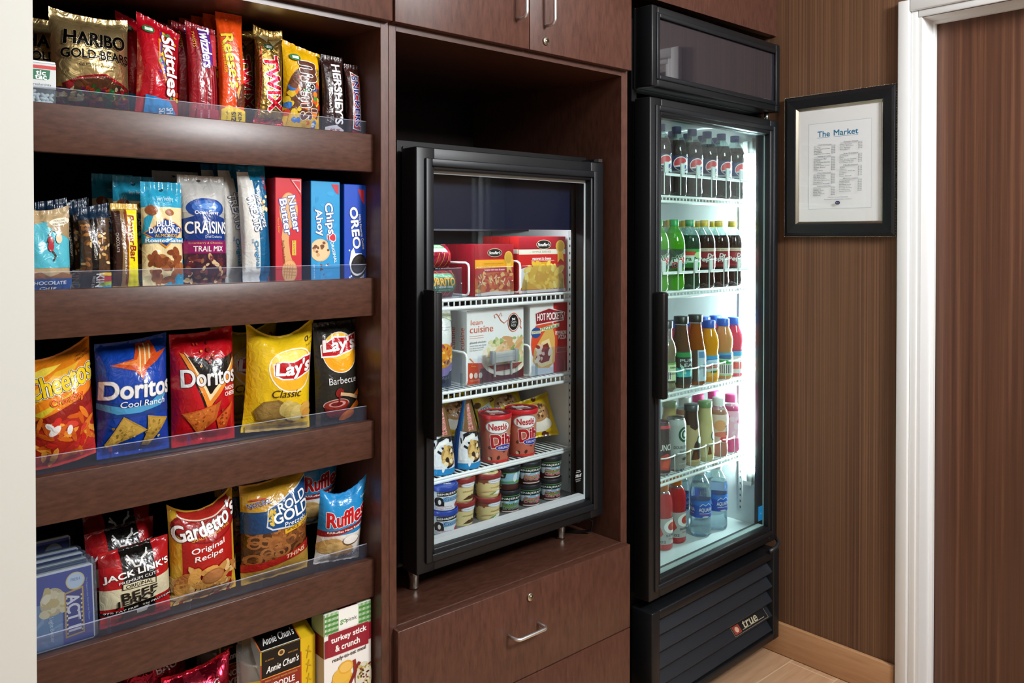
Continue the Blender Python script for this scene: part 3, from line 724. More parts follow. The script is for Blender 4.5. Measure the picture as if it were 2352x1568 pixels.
DOTS = ['#3b9a3e', '#e08a2a', '#e6c52e', '#7a3a9a', '#d9402e', '#2f8a5a']
sk = [G([(.48, .93), (.95, .86), (.9, .60), (.98, .3), (.85, .12), (.70, .30), (.45, .42), (.40, .75)], '#a3131f'), G([(.50, .88), (.56, .9), (.50, .6), (.70, .42), (.66, .38), (.44, .56)], '#4a3a9a'), G([(.56, .9), (.61, .9), (.56, .62), (.74, .44), (.70, .42), (.50, .6)], '#d8b52a'), G([(.44, .80), (.48, .8), (.44, .56), (.64, .38), (.60, .36), (.40, .56)], '#e07a2a'),
      S(.40, .42, .62, .90, 9, .05, DOTS, 'blob', 4), S(.62, .80, .9, .92, 7, .05, DOTS, 'blob', 9), S(.70, .16, .95, .30, 9, .055, DOTS, 'blob', 2), L(.22, .86, .13, .035, '#2e6e3c'), R(.14, .845, .30, .875, '#e8ede4'),
      T('Skittles', .72, .555, .60, .28, WH, .05, '#8a1420', .05, rot=-84), G([(.17, .0), (.98, .0), (.98, .04), (.72, .20), (.17, .24)], '#1c86c4'), T('SHARE', .76, .08, .13, .15, WH, .03, rot=-80), T('SIZE', .58, .09, .09, .15, WH, .03, rot=-80), T('NET WT 4.0 OZ (113.4g)', .27, .36, .22, .05, '#d88a8a', 0, rot=-88)]
o = pk(bag, 'fruit_candy_pouch', 'red pouch of fruit candy with tall white sideways lettering', 'candy bag', 'red fruit candy pouches', (318, 420, 50), .062, Z1, .05, '#b80d20', sk, .09, seed=7, seal=.05, top=(.012, 0, -.014), pinch=.08, ry=.05)
dup(o, dl=(-.018, .058, .010), label='red fruit candy pouch standing behind the front one, only its edge showing')
tw = [R(.26, .0, .98, .98, '#8c1622'), S(.3, .12, .95, .58, 34, .30, ['#a02030', '#7a0f1c', '#b5303c', '#93202c'], 'stick', 3)]
tw = [R(.22, .0, .98, .97, '#86131f')] + [V([(.30+.085*i, .03), (.30+.085*i+.02*math.sin(i), .35), (.30+.08*i, .66)], .05, ['#a32531', '#74101a', '#b23a42'][i % 3]) for i in range(8)] + [
    R(.42, .60, .82, .97, '#5b2a86'), T('Twizzlers', .60, .78, .42, .36, WH, .05, '#4a2a8a', .05, rot=-88), R(.80, .60, .98, .93, '#b3323a'), T('TWISTS', .20, .83, .16, .10, '#d9a040', .01, rot=-88), R(.22, 0, .98, .17, '#a51f34'), T('strawberry', .62, .09, .14, .10, '#e8b8c0', .0, rot=-88), T('STRAWBERRY', .36, .09, .13, .06, '#e8b8c0', 0, rot=-88)]
o = pk(bar, 'licorice_packet', 'red licorice packet with white sideways lettering, front of its row on the top shelf', 'candy packet', 'red licorice packets', (440, 509, 60), .062, Z1, .03, '#8e0f1c', tw, .09, seed=3, top=(.006, 0, -.004))
for i in range(4): dup(o, dl=(-.013*(i+1), .032*(i+1), .004+.002*i), label=['second red licorice packet in its row, just behind the front one', 'third red licorice packet in its row, behind two others', 'fourth red licorice packet in its row, mostly hidden', 'rearmost red licorice packet in its row, a dark edge only'][i])
rs = [T("Reese's", .46, .58, .46, .46, '#f6c92a', .04, '#3a1a0a', .035, rot=-82), T('PEANUT BUTTER CUPS', .17, .60, .26, .10, '#f0c22a', .02, rot=-88), T('MILK CHOCOLATE', .80, .60, .2, .06, '#8a3a10', 0, rot=-86), G([(.60, .30), (.72, .37), (.95, .40), (.98, .20), (.62, .19)], '#5a2a16'), G([(.60, .31), (.74, .385), (.80, .36), (.70, .29), (.68, .25)], '#d9a050'),
      G([(.05, 0), (.96, 0), (.96, .16), (.72, .175), (.3, .195), (.05, .16)], '#f0c81a'), T('KING', .74, .085, .12, .17, '#4a2a10', .04, rot=-84), T('SIZE', .50, .09, .11, .17, '#4a2a10', .04, rot=-84), T('NET WT 2.8 OZ', .24, .09, .12, .05, '#6a4a10', 0, rot=-88)]
o = pk(bar, 'peanut_butter_cup_packet', 'orange king size candy packet with yellow sideways script, front of its row', 'candy packet', 'orange candy packets', (510, 571, 32), .060, Z1, .028, '#d9480f', rs, .08, seed=5, seal=.06)
for i in range(5): dup(o, dl=(-.011*(i+1), .031*(i+1), .001), label=f'orange king size candy packet, {["second", "third", "fourth", "fifth", "sixth"][i]} from the front of its stepped row')
tx = [R(.0, .0, 1, .12, '#a8182a'), R(.02, .90, .98, .99, '#c9a45a'), G([(.1, .93), (.4, .86), (.5, .93)], '#f0dca0'), G([(.9, .9), (.6, .83), (.45, .88)], '#e8cf90'), L(.45, .815, .17, .03, '#2e5a3a'), R(.36, .80, .54, .83, '#e6ece4'), G([(.06, .12), (.10, .12), (.16, .8), (.13, .8)], '#8a1a20'),
      T('TWIX', .56, .46, .52, .50, '#c01626', .06, '#f0e6d8', .05, rot=-83), T('COOKIE BARS', .2, .45, .2, .05, '#caa868', 0, rot=-86), L(.62, .06, .2, .05, '#b83a48'), T('2 TO GO', .6, .06, .08, .1, '#f4e8e0', .02, rot=-84)]
o = pk(bar, 'caramel_bar', 'gold foil candy bar with big red sideways letters, front one of the pair', 'candy bar', 'gold candy bars', (590, 659, 66), .060, Z1, .034, '#94743a', tx, .09, fin='foil', seed=8, top=(.004, -.004, .004), seal=.09, ry=.04, pinch=.16)
dup(o, dl=(-.036, .045, .003), label='gold foil candy bar with red letters, standing behind its twin beside the orange packet')
mm = [L(.50, .40, .46, .34, '#7a4a2a'), L(.5, .40, .45, .33, '#5b3422'), S(.06, .14, .92, .62, 46, .09, ['#d8b52a', '#c93a22', '#3a8a3e', '#2f6fb8', '#e07a22', '#6b3a22', '#c94a22'], 'blob', 6), G([(.08, .02), (.9, .02), (.86, .18), (.5, .24), (.12, .2)], '#d9a820'), S(.2, .03, .8, .15, 10, .07, ['#3a6fb8', '#e6e6e6', '#c9541f', '#e0b030'], 'blob', 2),
      G([(.34, .80), (.80, .80), (.76, .50), (.34, .50)], '#4a2a20'), T('m', .57, .70, .21, .42, '#5a3326', .06, WH, .03, rot=-86), T("m's", .59, .31, .28, .42, '#5a3326', .06, WH, .03, rot=-86), T('&', .60, .525, .09, .22, K, .05, WH, .06, rot=-86), T('PEANUT', .86, .70, .14, .07, '#5a3a16', .02, rot=-86), L(.26, .83, .13, .035, '#3a7a48'), R(.2, .815, .33, .845, '#e8ede4')]
o = pk(bag, 'peanut_candy_pouch', 'yellow pouch of peanut candies with a brown sideways letter logo', 'candy bag', None, (658, 747, 110), .060, Z1, .045, '#e0ac10', mm, .09, seed=9, top=(.010, 0, -.006), ry=.05, pinch=.07)
hs = [T("HERSHEY'S", .66, .53, .72, .40, '#e6e4e4', .05, rot=-87), T('MILK CHOCOLATE', .24, .50, .42, .11, '#d8d4d4', .02, rot=-87), G([(.1, 0), (.92, 0), (.95, .11), (.6, .16), (.1, .12)], '#d8d4d4'), T('KING', .70, .06, .10, .2, '#a82a3a', .03, rot=-86), T('SIZE', .44, .065, .09, .2, '#a82a3a', .03, rot=-86)]
o = pk(bar, 'chocolate_bar', 'dark brown chocolate bar with silver sideways lettering on the top shelf', 'candy bar', 'dark chocolate bars', (746, 797, 130), .058, Z1, .026, '#2a1614', hs, .08, seed=11, ry=.03)
dup(o, dl=(.014, .034, .002), label='dark brown chocolate bar tucked behind the front one near the top shelf end')
sn = [G([(.30, .14), (.92, .12), (.92, .84), (.30, .90)], WH), G([(.34, .15), (.88, .13), (.88, .83), (.34, .88)], '#a8202c'), T('SNICKERS', .61, .51, .66, .40, '#1f2f86', .05, WH, .06, rot=-88), G([(.2, 0), (.98, 0), (.98, .10), (.3, .12)], '#a3182c'), T('KING SIZE', .55, .05, .09, .4, '#f0e0e0', .02, rot=-86)]
o = pk(bar, 'nougat_bar', 'dark candy bar with blue lettering, last on the top shelf', 'candy bar', None, (804, 837, 150), .056, Z1, .024, '#3a1a16', sn, .08, seed=12)
# ---------------------------------------------------------------- second shelf
cl = [G([(0, .30), (1, .30), (1, .80), (.55, .86), (0, .78)], '#52b3c4'), G([(.42, .86), (1, .72), (1, .96), (0, .97), (0, .80)], '#b39a72'), G([(.50, .80), (1, .62), (1, .86), (.6, .86)], '#a38a64'), L(.78, .835, .22, .045, '#e8dfc8'), T('COLLEGE', .78, .85, .24, .02, '#4a3a28', .01), T('ROLLED OATS', .78, .815, .3, .02, '#4a3a28', .01),
      R(.02, .36, .19, .93, '#a8202a'), T('CLIF', .10, .72, .34, .12, WH, .05, rot=90), T('BAR', .12, .40, .10, .08, WH, .04), V([(.50, .60), (.56, .66), (.62, .62), (.60, .50), (.68, .44), (.62, .38)], .03, '#5a3a28'), L(.56, .63, .05, .04, '#a8303a'), L(.57, .55, .06, .06, '#b0343c'), L(.74, .64, .07, .06, '#d8c8a8'), V([(.53, .68), (.60, .74), (.70, .72)], .025, '#c99a78'),
      G([(0, .0), (1, .0), (1, .20), (0, .20)], '#14498a'), G([(0, .19), (.2, .235), (.35, .26), (.55, .20), (.8, .25), (1, .22), (1, .18), (0, .18)], '#8a5a38'), T('CHOCOLATE', .52, .135, .72, .035, WH, .03), T('CHIP', .52, .075, .32, .035, WH, .03), T('HIGH-SUSTAINED ENERGY', .5, .02, .8, .014, WH, .01)]
o = pk(bag, 'energy_bar', 'teal and tan energy bar with a climber picture, leftmost on its shelf', 'snack bar', 'teal energy bars', (52, 168, 480), .062, Z2, .03, '#b39a72', cl, .08, seed=14, pinch=.04, seal=.07, top=(.0, -.004, .006))
kd = [R(0, .84, 1, 1, '#16283c'), R(.02, .20, .98, .84, '#4a3526'), S(.06, .24, .96, .78, 46, .09, ['#8a5a34', '#6b4426', '#c9a060', '#5a3a26', '#a8743c', '#e0c894'], 'nut', 5), R(.34, .0, .54, .84, '#15120f'), T('FRUIT & NUT DELIGHT', .42, .56, .40, .06, '#c8c0b4', .0, rot=-88), R(0, 0, 1, .22, '#17181c'), R(.56, .12, .98, .185, '#b8323c'), R(.56, .075, .98, .12, '#a3b83c'), R(.56, .0, .98, .075, '#3f9ac4'), G([(.56, .22), (.98, .22), (.98, .185), (.56, .185)], '#e0b52e'), T('KIND', .60, .10, .22, .26, '#e8e6e0', .03, rot=-88), T('FRUIT & NUT', .40, .10, .17, .08, '#c8c0b4', .0, rot=-88)]
o = pk(bag, 'nut_bar', 'dark wrapped fruit and nut bar with a clear window, front of its row', 'snack bar', 'dark nut bars', (188, 262, 475), .060, Z2, .03, '#1c2430', kd, .10, seed=15, seal=.08, pinch=.06, top=(-.004, 0, .006), sealc=('#22405e', 'foil'))
dup(o, dl=(-.028, .035, .006), label='dark fruit and nut bar second in its row, half hidden by the front one')
dup(o, dl=(-.048, .075, .010), label='dark fruit and nut bar third in its row, its shiny blue crimped end showing')
dup(o, dl=(-.002, .115, .014), label='dark fruit and nut bar at the very back of its row')
pw = [R(.0, .0, .32, .92, '#3a2018'), G([(.30, .0), (.56, .0), (.56, .92), (.30, .92)], '#8a6a3e'), R(.46, .08, .50, .9, '#6a2a1a'), R(.54, .02, .95, .95, '#e6d81a'), R(.52, .02, .56, .95, '#a3331a'), T('PowerBar', .72, .60, .52, .26, '#8a2416', .05, rot=-88, sh=.15), T('PERFORMANCE ENERGY', .40, .50, .62, .08, WH, .02, rot=-88), T('CHOCOLATE', .14, .55, .22, .09, '#d8ccc0', .02, rot=-88), R(.0, .93, 1, 1, '#cfae58'), R(0, 0, .52, .06, '#c9a65a')]
o = pk(bar, 'performance_bar', 'yellow and brown performance bar with red sideways lettering on the second shelf', 'snack bar', None, (264, 325, 470), .060, Z2, .026, '#b8983e', pw, .08, seed=16)
al_ = ['#8a4a2a', '#9c5a34', '#7a3e22', '#a8683c']
bd_ = [R(.0, .0, 1, .76, '#e8d4a0'), R(0, .76, 1, 1, '#2a9cc0'), G([(.0, .0), (1, .0), (1, .28), (.62, .06), (.3, .0)], '#2a9cc0'), G([(.28, .74), (.05, .66), (.0, .5), (.0, .40)], '#2a9cc0'), S(.10, .08, .92, .36, 34, .13, al_, 'nut', 3), L(.2, .73, .12, .05, '#8a4a2a', 40), L(.62, .71, .10, .03, '#9c5a34', -20),
       G([(.02, .52), (.5, .66), (.98, .56), (.5, .38)], '#d98a2a'), G([(.05, .52), (.5, .65), (.95, .555), (.5, .40)], '#1b3f86'), T('BLUE', .50, .605, .40, .052, WH, .03), T('DIAMOND', .5, .545, .74, .055, WH, .03), T('ALMONDS', .5, .495, .5, .028, '#e0b040', .03), R(.04, .43, .96, .475, '#2a8ac0'), T('Roasted Salted', .5, .452, .86, .034, WH, .03), T('Smart Snacking', .52, .83, .4, .05, '#bfe4ee', .01), L(.50, .92, .05, .012, '#0d3a4a')]
o = pk(bag, 'almond_bag', 'blue bag of roasted almonds, front of its row', 'nut bag', 'blue almond bags', (335, 430, 420), .060, Z2, .04, '#2a9cc0', bd_, .06, seed=17, seal=.09, pinch=.03)
dup(o, dl=(-.030, .055, .012), label='blue bag of roasted almonds second in its row, left of the front one')
dup(o, dl=(-.050, .110, .018), label='blue bag of roasted almonds at the back of its row')
cr = [R(0, .66, 1, 1, '#b9b8b4'), L(.5, .70, .40, .09, '#1a3f8a'), L(.52, .71, .32, .06, '#2a5fae'), L(.56, .715, .2, .03, '#5a8ac8'), G([(0, .34), (1, .34), (1, .60), (.5, .66), (0, .60)], '#15357a'), T('Ocean Spray', .5, .655, .5, .04, WH, .02), T('CRAISINS', .52, .525, .88, .105, WH, .03, '#0f2a66', .03), T('Dried Cranberries', .62, .445, .4, .022, '#c8d4ea', .0), R(0, .30, 1, .41, '#8a1a5a'), T('Cranberry & Chocolate', .48, .388, .7, .022, '#d8b070', .0), T('TRAIL MIX', .52, .340, .62, .045, WH, .02), R(.03, .0, .97, .30, '#3e2430'), S(.06, .02, .94, .28, 60, .07, ['#5a2a34', '#7a3a3a', '#c9a878', '#4a2a3a', '#d8bc90', '#6a2a2e', '#8a5a3a'], 'nut', 8), L(.45, .95, .05, .012, '#3a3a3a')]
o = pk(bag, 'trail_mix_pouch', 'silver and blue pouch of cranberry trail mix middle of the second shelf', 'trail mix bag', 'trail mix pouches', (426, 534, 405), .062, Z2, .06, '#a8a8a6', cr, .06, fin='film', seed=18, seal=.07, pinch=.02)
dup(o, dl=(-.018, .080, .012), label='silver trail mix pouch behind the front one, only its dark top edge showing')
rk = [G([(.0, 0), (.62, 0), (.52, .95), (0, .95)], '#d9d8d2'), G([(.60, 0), (1, 0), (1, .98), (.45, .98), (.52, .7)], '#155f8a'), G([(.70, .1), (1, .1), (1, .6), (.8, .5)], '#0f4a72'), R(.40, .88, 1, 1, '#1f7fa8'), T("Kellogg's", .90, .84, .14, .12, '#b82a3a', .03, rot=-78), S(.66, .58, .92, .76, 10, .07, ['#d8b078', '#b8864a', '#e8d4a8'], 'blob', 3), T('RICE KRISPIES', .66, .62, .28, .13, WH, .03, '#15406e', .05, rot=-80), T('TREATS', .42, .60, .30, .24, WH, .05, '#15406e', .06, rot=-80), T('THE', .30, .37, .04, .07, '#3a7aa8', .01, rot=-84), T('Original', .44, .26, .22, .17, '#2a86b8', .04, rot=-84, sh=.15), T('USA', .90, .05, .05, .1, '#b83a4a', .02, rot=-88)]
o = pk(bar, 'rice_treat_bar', 'tall white and blue rice treat bar with sideways blue letters, front of its row', 'snack bar', 'rice treat bars', (566, 631, 384), .058, Z2, .034, '#155f8a', rk, .06, seed=19, ry=-.03, top=(.0, 0, .004), pinch=.06)
dup(o, dl=(-.022, .036, .004), label='white and blue rice treat bar second in its row, a narrow strip showing')
dup(o, dl=(-.040, .072, .006), label='white and blue rice treat bar at the back of its row')
def boxspot(u0, u1, vt, y, zs):
    x, w, h = spot(u0, u1, vt, y, zs, .0); return x, w, h
def ck(name, label, cat, group, box, y, zs, D, base, art, rz=0, **k):
    x, w, h = boxspot(*box, y, zs); return carton(name, label, cat, group, w, h, D, base, art, (x, y, zs+.0005), rz, **k)
nb = [L(.5, .70, .36, .17, '#c98f58'), L(.5, .70, .34, .16, '#d8a46a'), G([(.30, .60), (.55, .54), (.50, .42), (.55, .30), (.70, .18), (.40, .14), (.30, .30), (.22, .45)], '#d09a62'), L(.53, .13, .30, .11, '#c98f58'), L(.53, .13, .27, .10, '#d8a46a')] + [V([(.30+.1*i, .06), (.36+.1*i, .20)], .03, '#b8804a') for i in range(4)] + [V([(.28, .10+.03*i), (.78, .09+.03*i)], .03, '#b8804a') for i in range(4)] + [
      T('Nutter', .72, .67, .34, .27, WH, .05, '#2a4a9a', .07, rot=-80), T('Butter', .38, .64, .34, .27, WH, .05, '#2a4a9a', .07, rot=-80), G([(.55, 1), (1, 1), (1, .84)], '#b83a40'), G([(.58, .985), (.97, .985), (.97, .86)], '#c8202c'), G([(.62, .985), (.97, .985), (.97, .87)], '#e0d0d0'), G([(.66, .98), (.96, .98), (.96, .885)], '#c8202c'), T('Peanut Butter', .10, .56, .14, .07, '#e0a040', .02, rot=-86), T('Real Peanut Butter', .30, .31, .22, .09, '#8a4a2a', .02, rot=-86), R(.62, .28, .78, .42, '#e0b030'), T('PLANTERS', .70, .35, .13, .07, '#2a2f7a', .03, rot=-86)]
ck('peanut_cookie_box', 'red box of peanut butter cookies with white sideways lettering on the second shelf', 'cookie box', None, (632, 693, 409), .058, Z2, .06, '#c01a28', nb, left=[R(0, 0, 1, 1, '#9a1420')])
ca = [S(.05, .05, .95, .95, 16, .12, ['#1a86c0', '#2c9ad0'], 'nut', 3), G([(.70, .98), (.97, .98), (.97, .88), (.86, .90)], '#b83040'), T('Chips', .62, .64, .30, .34, WH, .05, '#153a86', .06, rot=-82), T('Ahoy', .26, .60, .26, .30, WH, .05, '#153a86', .06, rot=-82), T('!', .70, .45, .07, .26, '#c82a38', .06, WH, .06, rot=-82), L(.30, .33, .36, .11, '#d8b484'), L(.28, .33, .33, .10, '#e0c094'), S(.05, .26, .58, .42, 12, .07, ['#6a4028', '#7a4a2e', '#c99a68'], 'blob', 7), G([(.55, .44), (.75, .40), (.70, .30), (.60, .34)], '#2292c8'), S(.2, .06, .6, .2, 5, .06, ['#8a5a4a', '#6a3a2a', '#e0e0e0'], 'chip', 2), T('ORIGINAL', .78, .31, .22, .10, WH, .02, rot=-78), T('NET WT 4.12 OZ (116g)', .08, .10, .18, .05, WH, .01, rot=-88)]
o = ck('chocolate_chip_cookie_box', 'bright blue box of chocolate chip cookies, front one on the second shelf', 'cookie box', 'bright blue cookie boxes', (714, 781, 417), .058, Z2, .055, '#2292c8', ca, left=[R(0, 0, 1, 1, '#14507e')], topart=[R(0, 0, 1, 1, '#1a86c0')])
dup(o, dl=(-.024, .066, .0), label='bright blue box of chocolate chip cookies in shadow behind the front one')
orr = [G([(.62, .96), (.94, .95), (.94, .80), (.80, .84)], '#b83040'), T("Milk's Favorite Cookie", .80, .52, .36, .10, WH, .01, rot=-82), T('OREO', .50, .56, .42, .34, WH, .07, '#0f2a86', .06, rot=-84), G([(.3, .32), (.42, .36), (.5, .30), (.8, .30), (.96, .20), (.9, .04), (.7, .02), (.5, .03), (.28, .10), (.22, .2)], '#e6ecf4'), S(.15, .02, .5, .36, 9, .06, ['#e6ecf4', '#ffffff'], 'blob', 4), L(.66, .155, .36, .12, '#0f0c10', -28), L(.64, .17, .34, .105, '#e8e4e0', -28), L(.66, .19, .34, .105, '#1a1416', -28), L(.66, .19, .29, .088, '#2c2426', -28), L(.66, .19, .2, .055, '#1a1416', -28)]
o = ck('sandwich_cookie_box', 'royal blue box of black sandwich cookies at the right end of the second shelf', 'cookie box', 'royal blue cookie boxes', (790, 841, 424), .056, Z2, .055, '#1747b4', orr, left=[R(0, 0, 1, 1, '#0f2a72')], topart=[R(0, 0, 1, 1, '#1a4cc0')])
dup(o, dl=(-.022, .062, 0), label='royal blue box of sandwich cookies in shadow behind the front one')
# ---------------------------------------------------------------- third shelf: chip bags
ch = [G([(0, .40), (1, .62), (1, 1), (0, 1)], '#e8841a'), G([(0, .62), (.45, .84), (.8, .86), (.5, .68), (0, .52)], '#f0b42a'), G([(.0, .72), (.55, .90), (.3, .9), (0, .82)], '#f6d84a'), G([(.1, .47), (.75, .66), (.6, .6), (.2, .44)], '#d8c030'), G([(0, .39), (1, .61), (1, .0), (0, .0)], '#8a1e16'), G([(0, .30), (1, .5), (1, .0), (0, .0)], '#a8281c'), G([(.3, .0), (1, .0), (1, .30), (.6, .18)], '#c0302a'),
      S(.03, .08, .97, .44, 34, .13, ['#e07a22', '#d8681a', '#c9581a', '#e89a3a'], 'stick', 3), S(.3, .16, .8, .42, 9, .08, ['#e8e4e0', '#c82a22', '#d04030'], 'nut', 5), T('Cheetos', .50, .735, .92, .19, '#f2cc18', .05, '#1a1410', .035, rot=10, sh=.1, o2='#f4f0e4'), T('Crunchy', .56, .565, .46, .085, '#d8342a', .03, '#f0c030', .04, rot=10), T('SUPER', .05, .93, .16, .04, '#c03028', .03), T('GRAB', .06, .885, .22, .06, '#1f3f9a', .05, WH, .03), T('MADE WITH', .85, .905, .16, .014, K, 0, rot=9), T('REAL CHEESE', .85, .88, .2, .018, K, .01, rot=9)]
pk(bag, 'cheese_puff_bag', 'orange bag of cheese puffs at the left end of the third shelf', 'chip bag', None, (66, 237, 800), .066, Z3, .09, '#e07c18', ch, .07, seed=21, top=(-.022, -.020, .010), ry=-.03, seal=.03, pinch=.04, bot=(0, 0, .01))
dc_ = [G([(.0, .35), (1, .35), (1, .60), (.65, .50), (.35, .46), (.0, .50)], '#123c86'), G([(.0, .48), (.3, .43), (.6, .44), (.95, .60), (1, .60), (.8, .42), (.5, .38), (.2, .38), (0, .43)], '#4a9ac8'), G([(.15, .80), (.45, .84), (.55, .96), (.75, .97), (.80, .86), (.97, .88), (.8, .80), (.62, .74), (.55, .66), (.45, .74)], '#c94a1a'), G([(.25, .81), (.5, .83), (.6, .93), (.7, .94), (.72, .84), (.6, .78), (.52, .70), (.48, .78)], '#e8823a'), V([(.52, .74), (.58, .94)], .02, '#f6d8a0'), V([(.60, .78), (.66, .95)], .02, '#f6e0b0'), V([(.68, .82), (.72, .94)], .02, '#f6d8a0'),
       T('Doritos', .51, .585, .96, .15, '#e8e6e4', .04, '#7a8494', .03, sh=.05), T('Cool Ranch', .55, .46, .62, .05, '#e4ecf2', .01, sh=.12), G([(.08, .13), (.28, .36), (.62, .22), (.10, .10)], '#b8923e'), G([(.10, .13), (.28, .34), (.58, .22)], '#c9a24a'), G([(.60, .35), (.92, .30), (.66, .08), (.56, .09), (.62, .22)], '#b08a3a'), G([(.62, .33), (.9, .29), (.68, .2)], '#c09a44'), S(.16, .14, .45, .28, 16, .02, ['#8a6a2a', '#a07c34', '#d8b45a'], 'blob', 4), S(.6, .12, .82, .3, 14, .02, ['#8a6a2a', '#a07c34', '#d8b45a'], 'blob', 6)]
pk(bag, 'tortilla_chip_bag', 'blue bag of tortilla chips with silver lettering on the third shelf', 'chip bag', None, (238, 408, 785), .066, Z3, .09, '#123fa0', dc_, .06, seed=22, top=(-.006, -.004, .006), seal=.04, pinch=.03, wr=1.3, fin='film')
dn = [G([(.12, .80), (.62, .74), (.95, .78), (.55, .36), (.40, .34)], '#1a1412'), G([(.10, .84), (.16, .82), (.48, .42), (.95, .74), (.98, .70), (.50, .34), (.44, .34)], '#e0862e'), G([(.16, .84), (.22, .80), (.48, .45), (.90, .72), (.95, .74), (.48, .39)], '#f2d8a8'), G([(.20, .80), (.8, .72), (.5, .45)], '#15100f'), T('Doritos', .52, .605, .84, .15, '#e4e2e2', .045, '#1a1412', .03), R(.74, .42, .9, .5, '#b8141f'), T('NACHO', .82, .485, .2, .035, WH, .03), T('CHEESE', .82, .435, .2, .035, WH, .03), G([(.10, .30), (.58, .36), (.66, .39), (.60, .22), (.36, .10), (.32, .12)], '#b8581e'), G([(.12, .29), (.58, .35), (.56, .24), (.37, .12)], '#c96a28'), G([(.60, .22), (.86, .36), (.80, .14), (.66, .12)], '#c04a1a'), G([(.63, .22), (.83, .33), (.77, .16)], '#d0602a'), S(.2, .16, .55, .32, 22, .02, ['#8a3a14', '#e08a3a', '#a84a1a'], 'blob', 3), S(.66, .16, .82, .3, 12, .018, ['#8a3a14', '#e08a3a'], 'blob', 5), S(.3, .70, .6, .9, 12, .03, ['#c8402a', '#e0a050', '#8a1a14'], 'blob', 8)]
pk(bag, 'tortilla_chip_bag', 'red bag of tortilla chips with a black triangle and white lettering', 'chip bag', None, (412, 560, 765), .066, Z3, .085, '#b8101c', dn, .05, seed=23, top=(-.004, -.004, .006), seal=.05, pinch=.02, wr=1.3)
ly = [L(.60, .60, .36, .23, '#f6f0d8'), L(.60, .60, .34, .215, '#f0b42a'), L(.58, .66, .3, .15, '#f6d86a'), G([(.30, .66), (.42, .70), (.60, .69), (.78, .72), (.96, .70), (.94, .54), (.80, .53), (.62, .50), (.42, .50), (.30, .54)], WH), G([(.32, .65), (.43, .685), (.60, .675), (.78, .705), (.94, .685), (.925, .555), (.80, .545), (.62, .515), (.43, .515), (.32, .55)], '#b8141c'), T("Lay's", .62, .60, .56, .17, WH, .06, '#8a1016', .03, sh=.15, rot=3), T('Classic', .52, .365, .44, .075, '#3a2a14', .0, sh=.12), T('0', .86, .86, .06, .05, '#5a4a14', .01), T('grams', .92, .845, .1, .02, '#5a4a14', 0), T('Trans Fat', .90, .80, .14, .02, '#5a4a14', 0),
      G([(.10, .20), (.20, .29), (.40, .31), (.55, .26), (.60, .14), (.40, .10), (.16, .12)], '#8a6a34'), G([(.14, .20), (.22, .275), (.38, .29), (.5, .25), (.5, .14), (.2, .13)], '#9a7a40'), L(.55, .22, .11, .08, '#d8c070', 20), L(.64, .19, .12, .09, '#c9b060', 10), L(.72, .17, .11, .08, '#d8c278', -10), L(.85, .21, .10, .06, '#e0ac50', 30), L(.88, .16, .08, .05, '#d89a40', -20), R(.05, .0, .95, .07, '#c9a860')]
o = pk(bag, 'potato_chip_bag', 'yellow bag of classic potato chips tilted forward on the third shelf', 'chip bag', 'yellow potato chip bags', (577, 733, 748), .060, Z3, .09, '#e8c01a', ly, .03, seed=24, top=(.0, -.030, .012), seal=.035, pinch=.07, ry=.06, flat_=.9, rz=-.06, wr=1.2)
dup(o, dl=(-.032, .098, .001), label='yellow bag of potato chips in shadow behind the tilted one')
lb = [L(.52, .70, .40, .20, '#e8e0d8'), L(.52, .70, .385, .19, '#e8a018'), L(.50, .76, .34, .13, '#f0c040'), G([(.10, .78), (.4, .86), (.7, .85), (.96, .88), (.95, .74), (.75, .70), (.4, .66), (.10, .66)], WH), G([(.12, .77), (.4, .845), (.7, .835), (.94, .865), (.93, .75), (.75, .715), (.4, .675), (.12, .675)], '#b8141c'), T("Lay's", .52, .765, .74, .15, WH, .06, '#8a1016', .03, sh=.15, rot=4), T('Barbecue', .55, .43, .66, .065, '#dcdcdc', .0, sh=.0, rot=2), L(.42, .20, .30, .055, '#b8a8a0'), G([(.13, .20), (.72, .20), (.62, .10), (.5, .07), (.3, .07), (.2, .11)], '#6a1a18'), L(.42, .20, .28, .048, '#8a2a22'), L(.42, .205, .2, .03, '#c89088'), L(.40, .205, .14, .02, '#6a1a18'), L(.45, .31, .1, .045, '#7a1e1c'), V([(.46, .30), (.7, .28), (.92, .24)], .07, '#c9a47a'), V([(.43, .3), (.43, .2)], .04, '#6a1a18'), G([(.55, .04), (.75, .12), (.9, .14), (.98, .17), (.9, .22), (.8, .18), (.62, .06)], '#d8741e'), L(.68, .08, .18, .045, '#c9641a', 20), G([(.80, .28), (.98, .34), (.94, .26)], '#e07a22')]
pk(bag, 'potato_chip_bag', 'charcoal bag of barbecue potato chips at the right end of the third shelf', 'chip bag', None, (738, 836, 742), .064, Z3, .05, '#26241f', lb, .06, seed=25, top=(0, 0, .002), seal=.04, pinch=.03)
